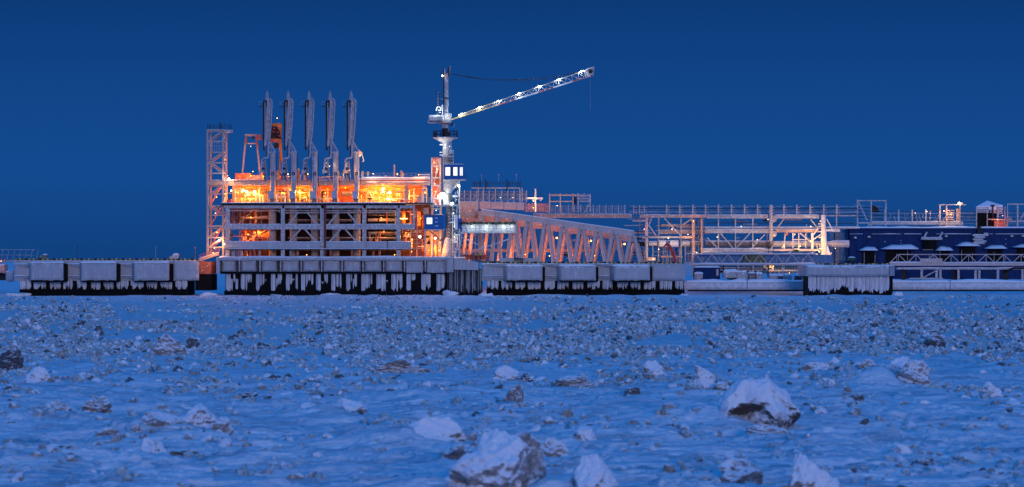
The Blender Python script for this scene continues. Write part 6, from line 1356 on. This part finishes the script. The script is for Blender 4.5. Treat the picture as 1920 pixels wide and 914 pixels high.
for j in range(5): rtube(k_, 'thin_pipe', GREY if j % 2 else DARK, (1634, 396 + j * 4.2), (1836, 396.4 + j * 4.2), .5, YK + .8 + j * .4, n=6)
for j in range(9): rtube(k_, 'thin_pipe', DARK if j % 2 else GREY, (1600, 384.5 + j * 3.2), (1655, 388 + j * 3.2), .5, YK + 3, n=6)
part(k_, 'dark_sag', DARK, MB().prism([(q(a, b, YK + 2).x, q(a, b, YK + 2).z) for a, b in ((1636, 398), (1650, 398), (1644, 388), (1636, 385))], YK + 2, YK + 3))
rr = random.Random(2)
for k in range(26): x = rr.uniform(1662, 1760); rbar(k_, 'small_fitting', rr.choice((GREY, DARK, DULL)), (x, 415), (x + rr.uniform(-4, 4), rr.uniform(399, 411)), rr.uniform(.5, 1.4), YK + 1)
for k in range(5): rbar(k_, 'chequered_marker', (RUST, WHITE)[k % 2], (1744, 414 - k * 4), (1744, 411.5 - k * 4), 2, YK - .3)
rbar(k_, 'marker_cap', WHITE, (1736, 399), (1736, 393.4), 2.6, YK - .25)
# stair head with lamp
for x in (1762.4, 1774.6, 1800): rbar(k_, 'stair_post', PEACH, (x, 424), (x, 385), 2.4 if x < 1790 else 1.6, YK - .4)
rect(k_, 'stair_beam', STEEL, 1760, 383.4, 1812, 385, YK - .3, YK + .2); rbar(k_, 'stair_flight', DULL, (1768, 414), (1784, 394), 2.2, YK - .6)
for k in range(6): rbar(k_, 'stair_slat', PEACH, (1776 - k * .6, 395 + k * 4.2), (1789, 395 + k * 4.2), 1.7, YK - .2, .5)
rect(k_, 'stair_back', PEACH, 1793, 392, 1800, 416, YK + .2, YK + .5); rect(k_, 'stair_base', PEACH, 1766, 414, 1792, 422, YK - .1, YK + .5)
lamp(k_, 1798.5, 381.8, YK - .8, WARM, WARMC, 120, .26, 'floodlight', (0, -.5, .3)); rect(k_, 'lamp_arm', PEACH, 1799, 380.6, 1806, 382.6, YK - .6, YK)
for x, yy, P_ in ((1770, 396, 180), (1783, 402, 180), (1738, 397, 70), (1870, 412, 90), (1880, 405, 60), (1716, 400, 40)): lamp(k_, x, yy, YK - 1.6, None, WARMC if x < 1850 else PINKC, P_, off=(0, 0, 0))
h_ = thing('tent_roof', 'pale pointed tent-like roof over slatted screens on the blue hall', 'roof shelter', q(1852, 428, 688))
ap = q(1851, 376.5, YK + 3); L_ = q(1830, 388, YK); Rr = q(1880, 385, YK); Lb = q(1832, 387, YK + 6); Rb = q(1876, 385, YK + 6)
part(h_, 'roof', SNOW, MB().add([ap, L_, Rr, Rb, Lb, L_ - Vector((0, 0, .5)), Rr - Vector((0, 0, 1.2))], [(0, 1, 2), (0, 2, 3), (0, 3, 4), (0, 4, 1), (1, 5, 6, 2), (1, 2, 3, 4)]))
for k in range(4): rbar(h_, 'slat', TR, (1832, 389.5 + k * 2.8), (1854, 389.5 + k * 2.8), 1.6, YK); rbar(h_, 'slat', TRP, (1868, 389 + k * 3.4), (1880, 390 + k * 3.4), 1.9, YK)
rect(h_, 'snowy_gable', TR, 1857, 384, 1868, 400, YK + .2, YK + .5); rbar(h_, 'dark_mast', DARK, (1861.5, 414), (1861.5, 385), 2.4, YK - .3); rbar(h_, 'mast_head', DARK, (1858, 386), (1865, 386), 3, YK - .3)
for x in (1831, 1851, 1871, 1884): rbar(h_, 'post', GREY, (x, 428), (x, 388), 1.6, YK)
rect(h_, 'dark_body', BLACK, 1834, 400, 1868, 427, YK + .6, YK + 2); rbar(h_, 'deck_rail', PEACH, (1852, 411.5), (1884, 412.5), 2.2, YK - .5); rect(h_, 'red_side', RUST, 1864, 414, 1890, 426, YK - .1, YK + .4)
for k in range(9): rbar(h_, 'rail_post', PEACH, (1884 + k * 1.6, 414), (1884 + k * 1.6, 409 - k % 2 * 2), .7, YK - .5)
f_ = thing('roof_frame', 'tall white post frame at the far right end of the hall roof', 'frame', q(1908, 428, 690))
for x in (1889, 1908, 1960): rbar(f_, 'post', STEEL, (x, 428), (x, 383), 2.6 if x == 1908 else 1.3, YK - .2)
rect(f_, 'beam', STEEL, 1889, 382, 1960, 384.2, YK - .4, YK); rbar(f_, 'curved_pipe', STEEL, (1912, 415), (1920, 399), 2, YK); rect(f_, 'deck', GREY, 1886, 414, 1960, 417, YK, YK + 1)
for k in range(8): rtube(f_, 'thin_pipe', GREY if k % 2 else DARK, (1800, 396 + k * 3.4), (1960, 396.5 + k * 3.4), .5, YK + 2, n=6)

# ------------------------------------------------------------------ footbridge in front of the hall
t = thing('snowy_footbridge', 'pale lattice footbridge on short legs in front of the blue hall', 'footbridge', q(1800, 520, 642))
truss(t, 1668, 1964, 477.5, 493.5, 640, 9, TR, 1.5, True); rect(t, 'deck', TR, 1668, 493.2, 1962, 498.6, 639.7, 641.2); rsnow(t, 1668, 1962, 493, 639.6, 641, .2, 4, nx=60)
rect(t, 'lower_deck', STEEL, 1682, 502.4, 1962, 505.6, 639.6, 642); rsnow(t, 1682, 1962, 502.6, 639.5, 642, .16, 7, nx=60)
for x in (1728, 1756, 1763, 1797, 1829, 1836, 1871, 1917): rbar(t, 'leg', STEEL, (x, 525), (x, 505.6), 4.2, 640.4, .5)
for x in (1694, 1790, 1886): rbar(t, 'dark_pier', DARK, (x, 525), (x, 505.6), 8, 642, .8)
rbar(t, 'brace', STEEL, (1731, 521), (1755, 508), 2, 640.2, .3); rbar(t, 'brace', DARK, (1852, 508), (1866, 522), 2, 641, .3); rect(t, 'middle_box', TR, 1725, 485, 1767, 493, 639.4, 639.7); rect(t, 'low_sill', STEEL, 1706, 521.4, 1768, 523.4, 639.8, 641)
rbar(t, 'dark_slide', BLACK, (1886, 510), (1900, 503), 3, 639.3); rbar(t, 'dark_slide', BLACK, (1900, 503), (1950, 503), 3, 639.3)
# ------------------------------------------------------------------ far left
t = thing('far_pier', 'distant dim pier with thin rails and a pinkish lit foot beyond the left dolphin', 'pier', q(10, 520, 660))
rect(t, 'deck', GREY, -60, 488, 64, 491, 655, 662)
for k in range(9): rbar(t, 'post', GREY, (-20 + k * 11, 489), (-16 + k * 11, 468), .6, 656)
rbar(t, 'rail', GREY, (-40, 468), (66, 468.6), .7, 656); rbar(t, 'rail', GREY, (-40, 478), (66, 479), .6, 656)
rslab(t, 'lit_foot', PEACH, -14, 496, 9, 512, 640, 644, .3, .15, 8, 6, 2); rslab(t, 'snowy_foot', CONC, 10, 508, 24, 528, 630, 634, .3, .2, 8, 6, 3); rect(t, 'dark_foot', DARK, -20, 512, 14, 526, 645, 650)
for k in range(3): rbar(t, 'leg', RUST, (-6 + k * 7, 500), (-4 + k * 7, 484), 1.2, 642)
lamp(t, 2, 490, 636, None, PINKC, 120, off=(0, 0, 0))
for k, (x, h_, lab) in enumerate(((145, 463, 'thin dark lamp post over the second fender of the left dolphin'), (292, 465, 'thin grey lamp post over the third fender of the left dolphin'), (366, 466, 'thin reddish lamp post near the right end of the left dolphin'))):
    t = thing('lamp_post', lab, 'lamp post', q(x, 489, 608), 'lamp posts on the left dolphin'); rbar(t, 'pole', (DARK, GREY, RUST)[k], (x, 490), (x, h_), .5, 608); part(t, 'head', (DARK, GREY, RUST)[k], MB().box(q(x - .8, h_, 608), q(x + .8, h_ - 2, 608) + Vector((0, .2, 0))))
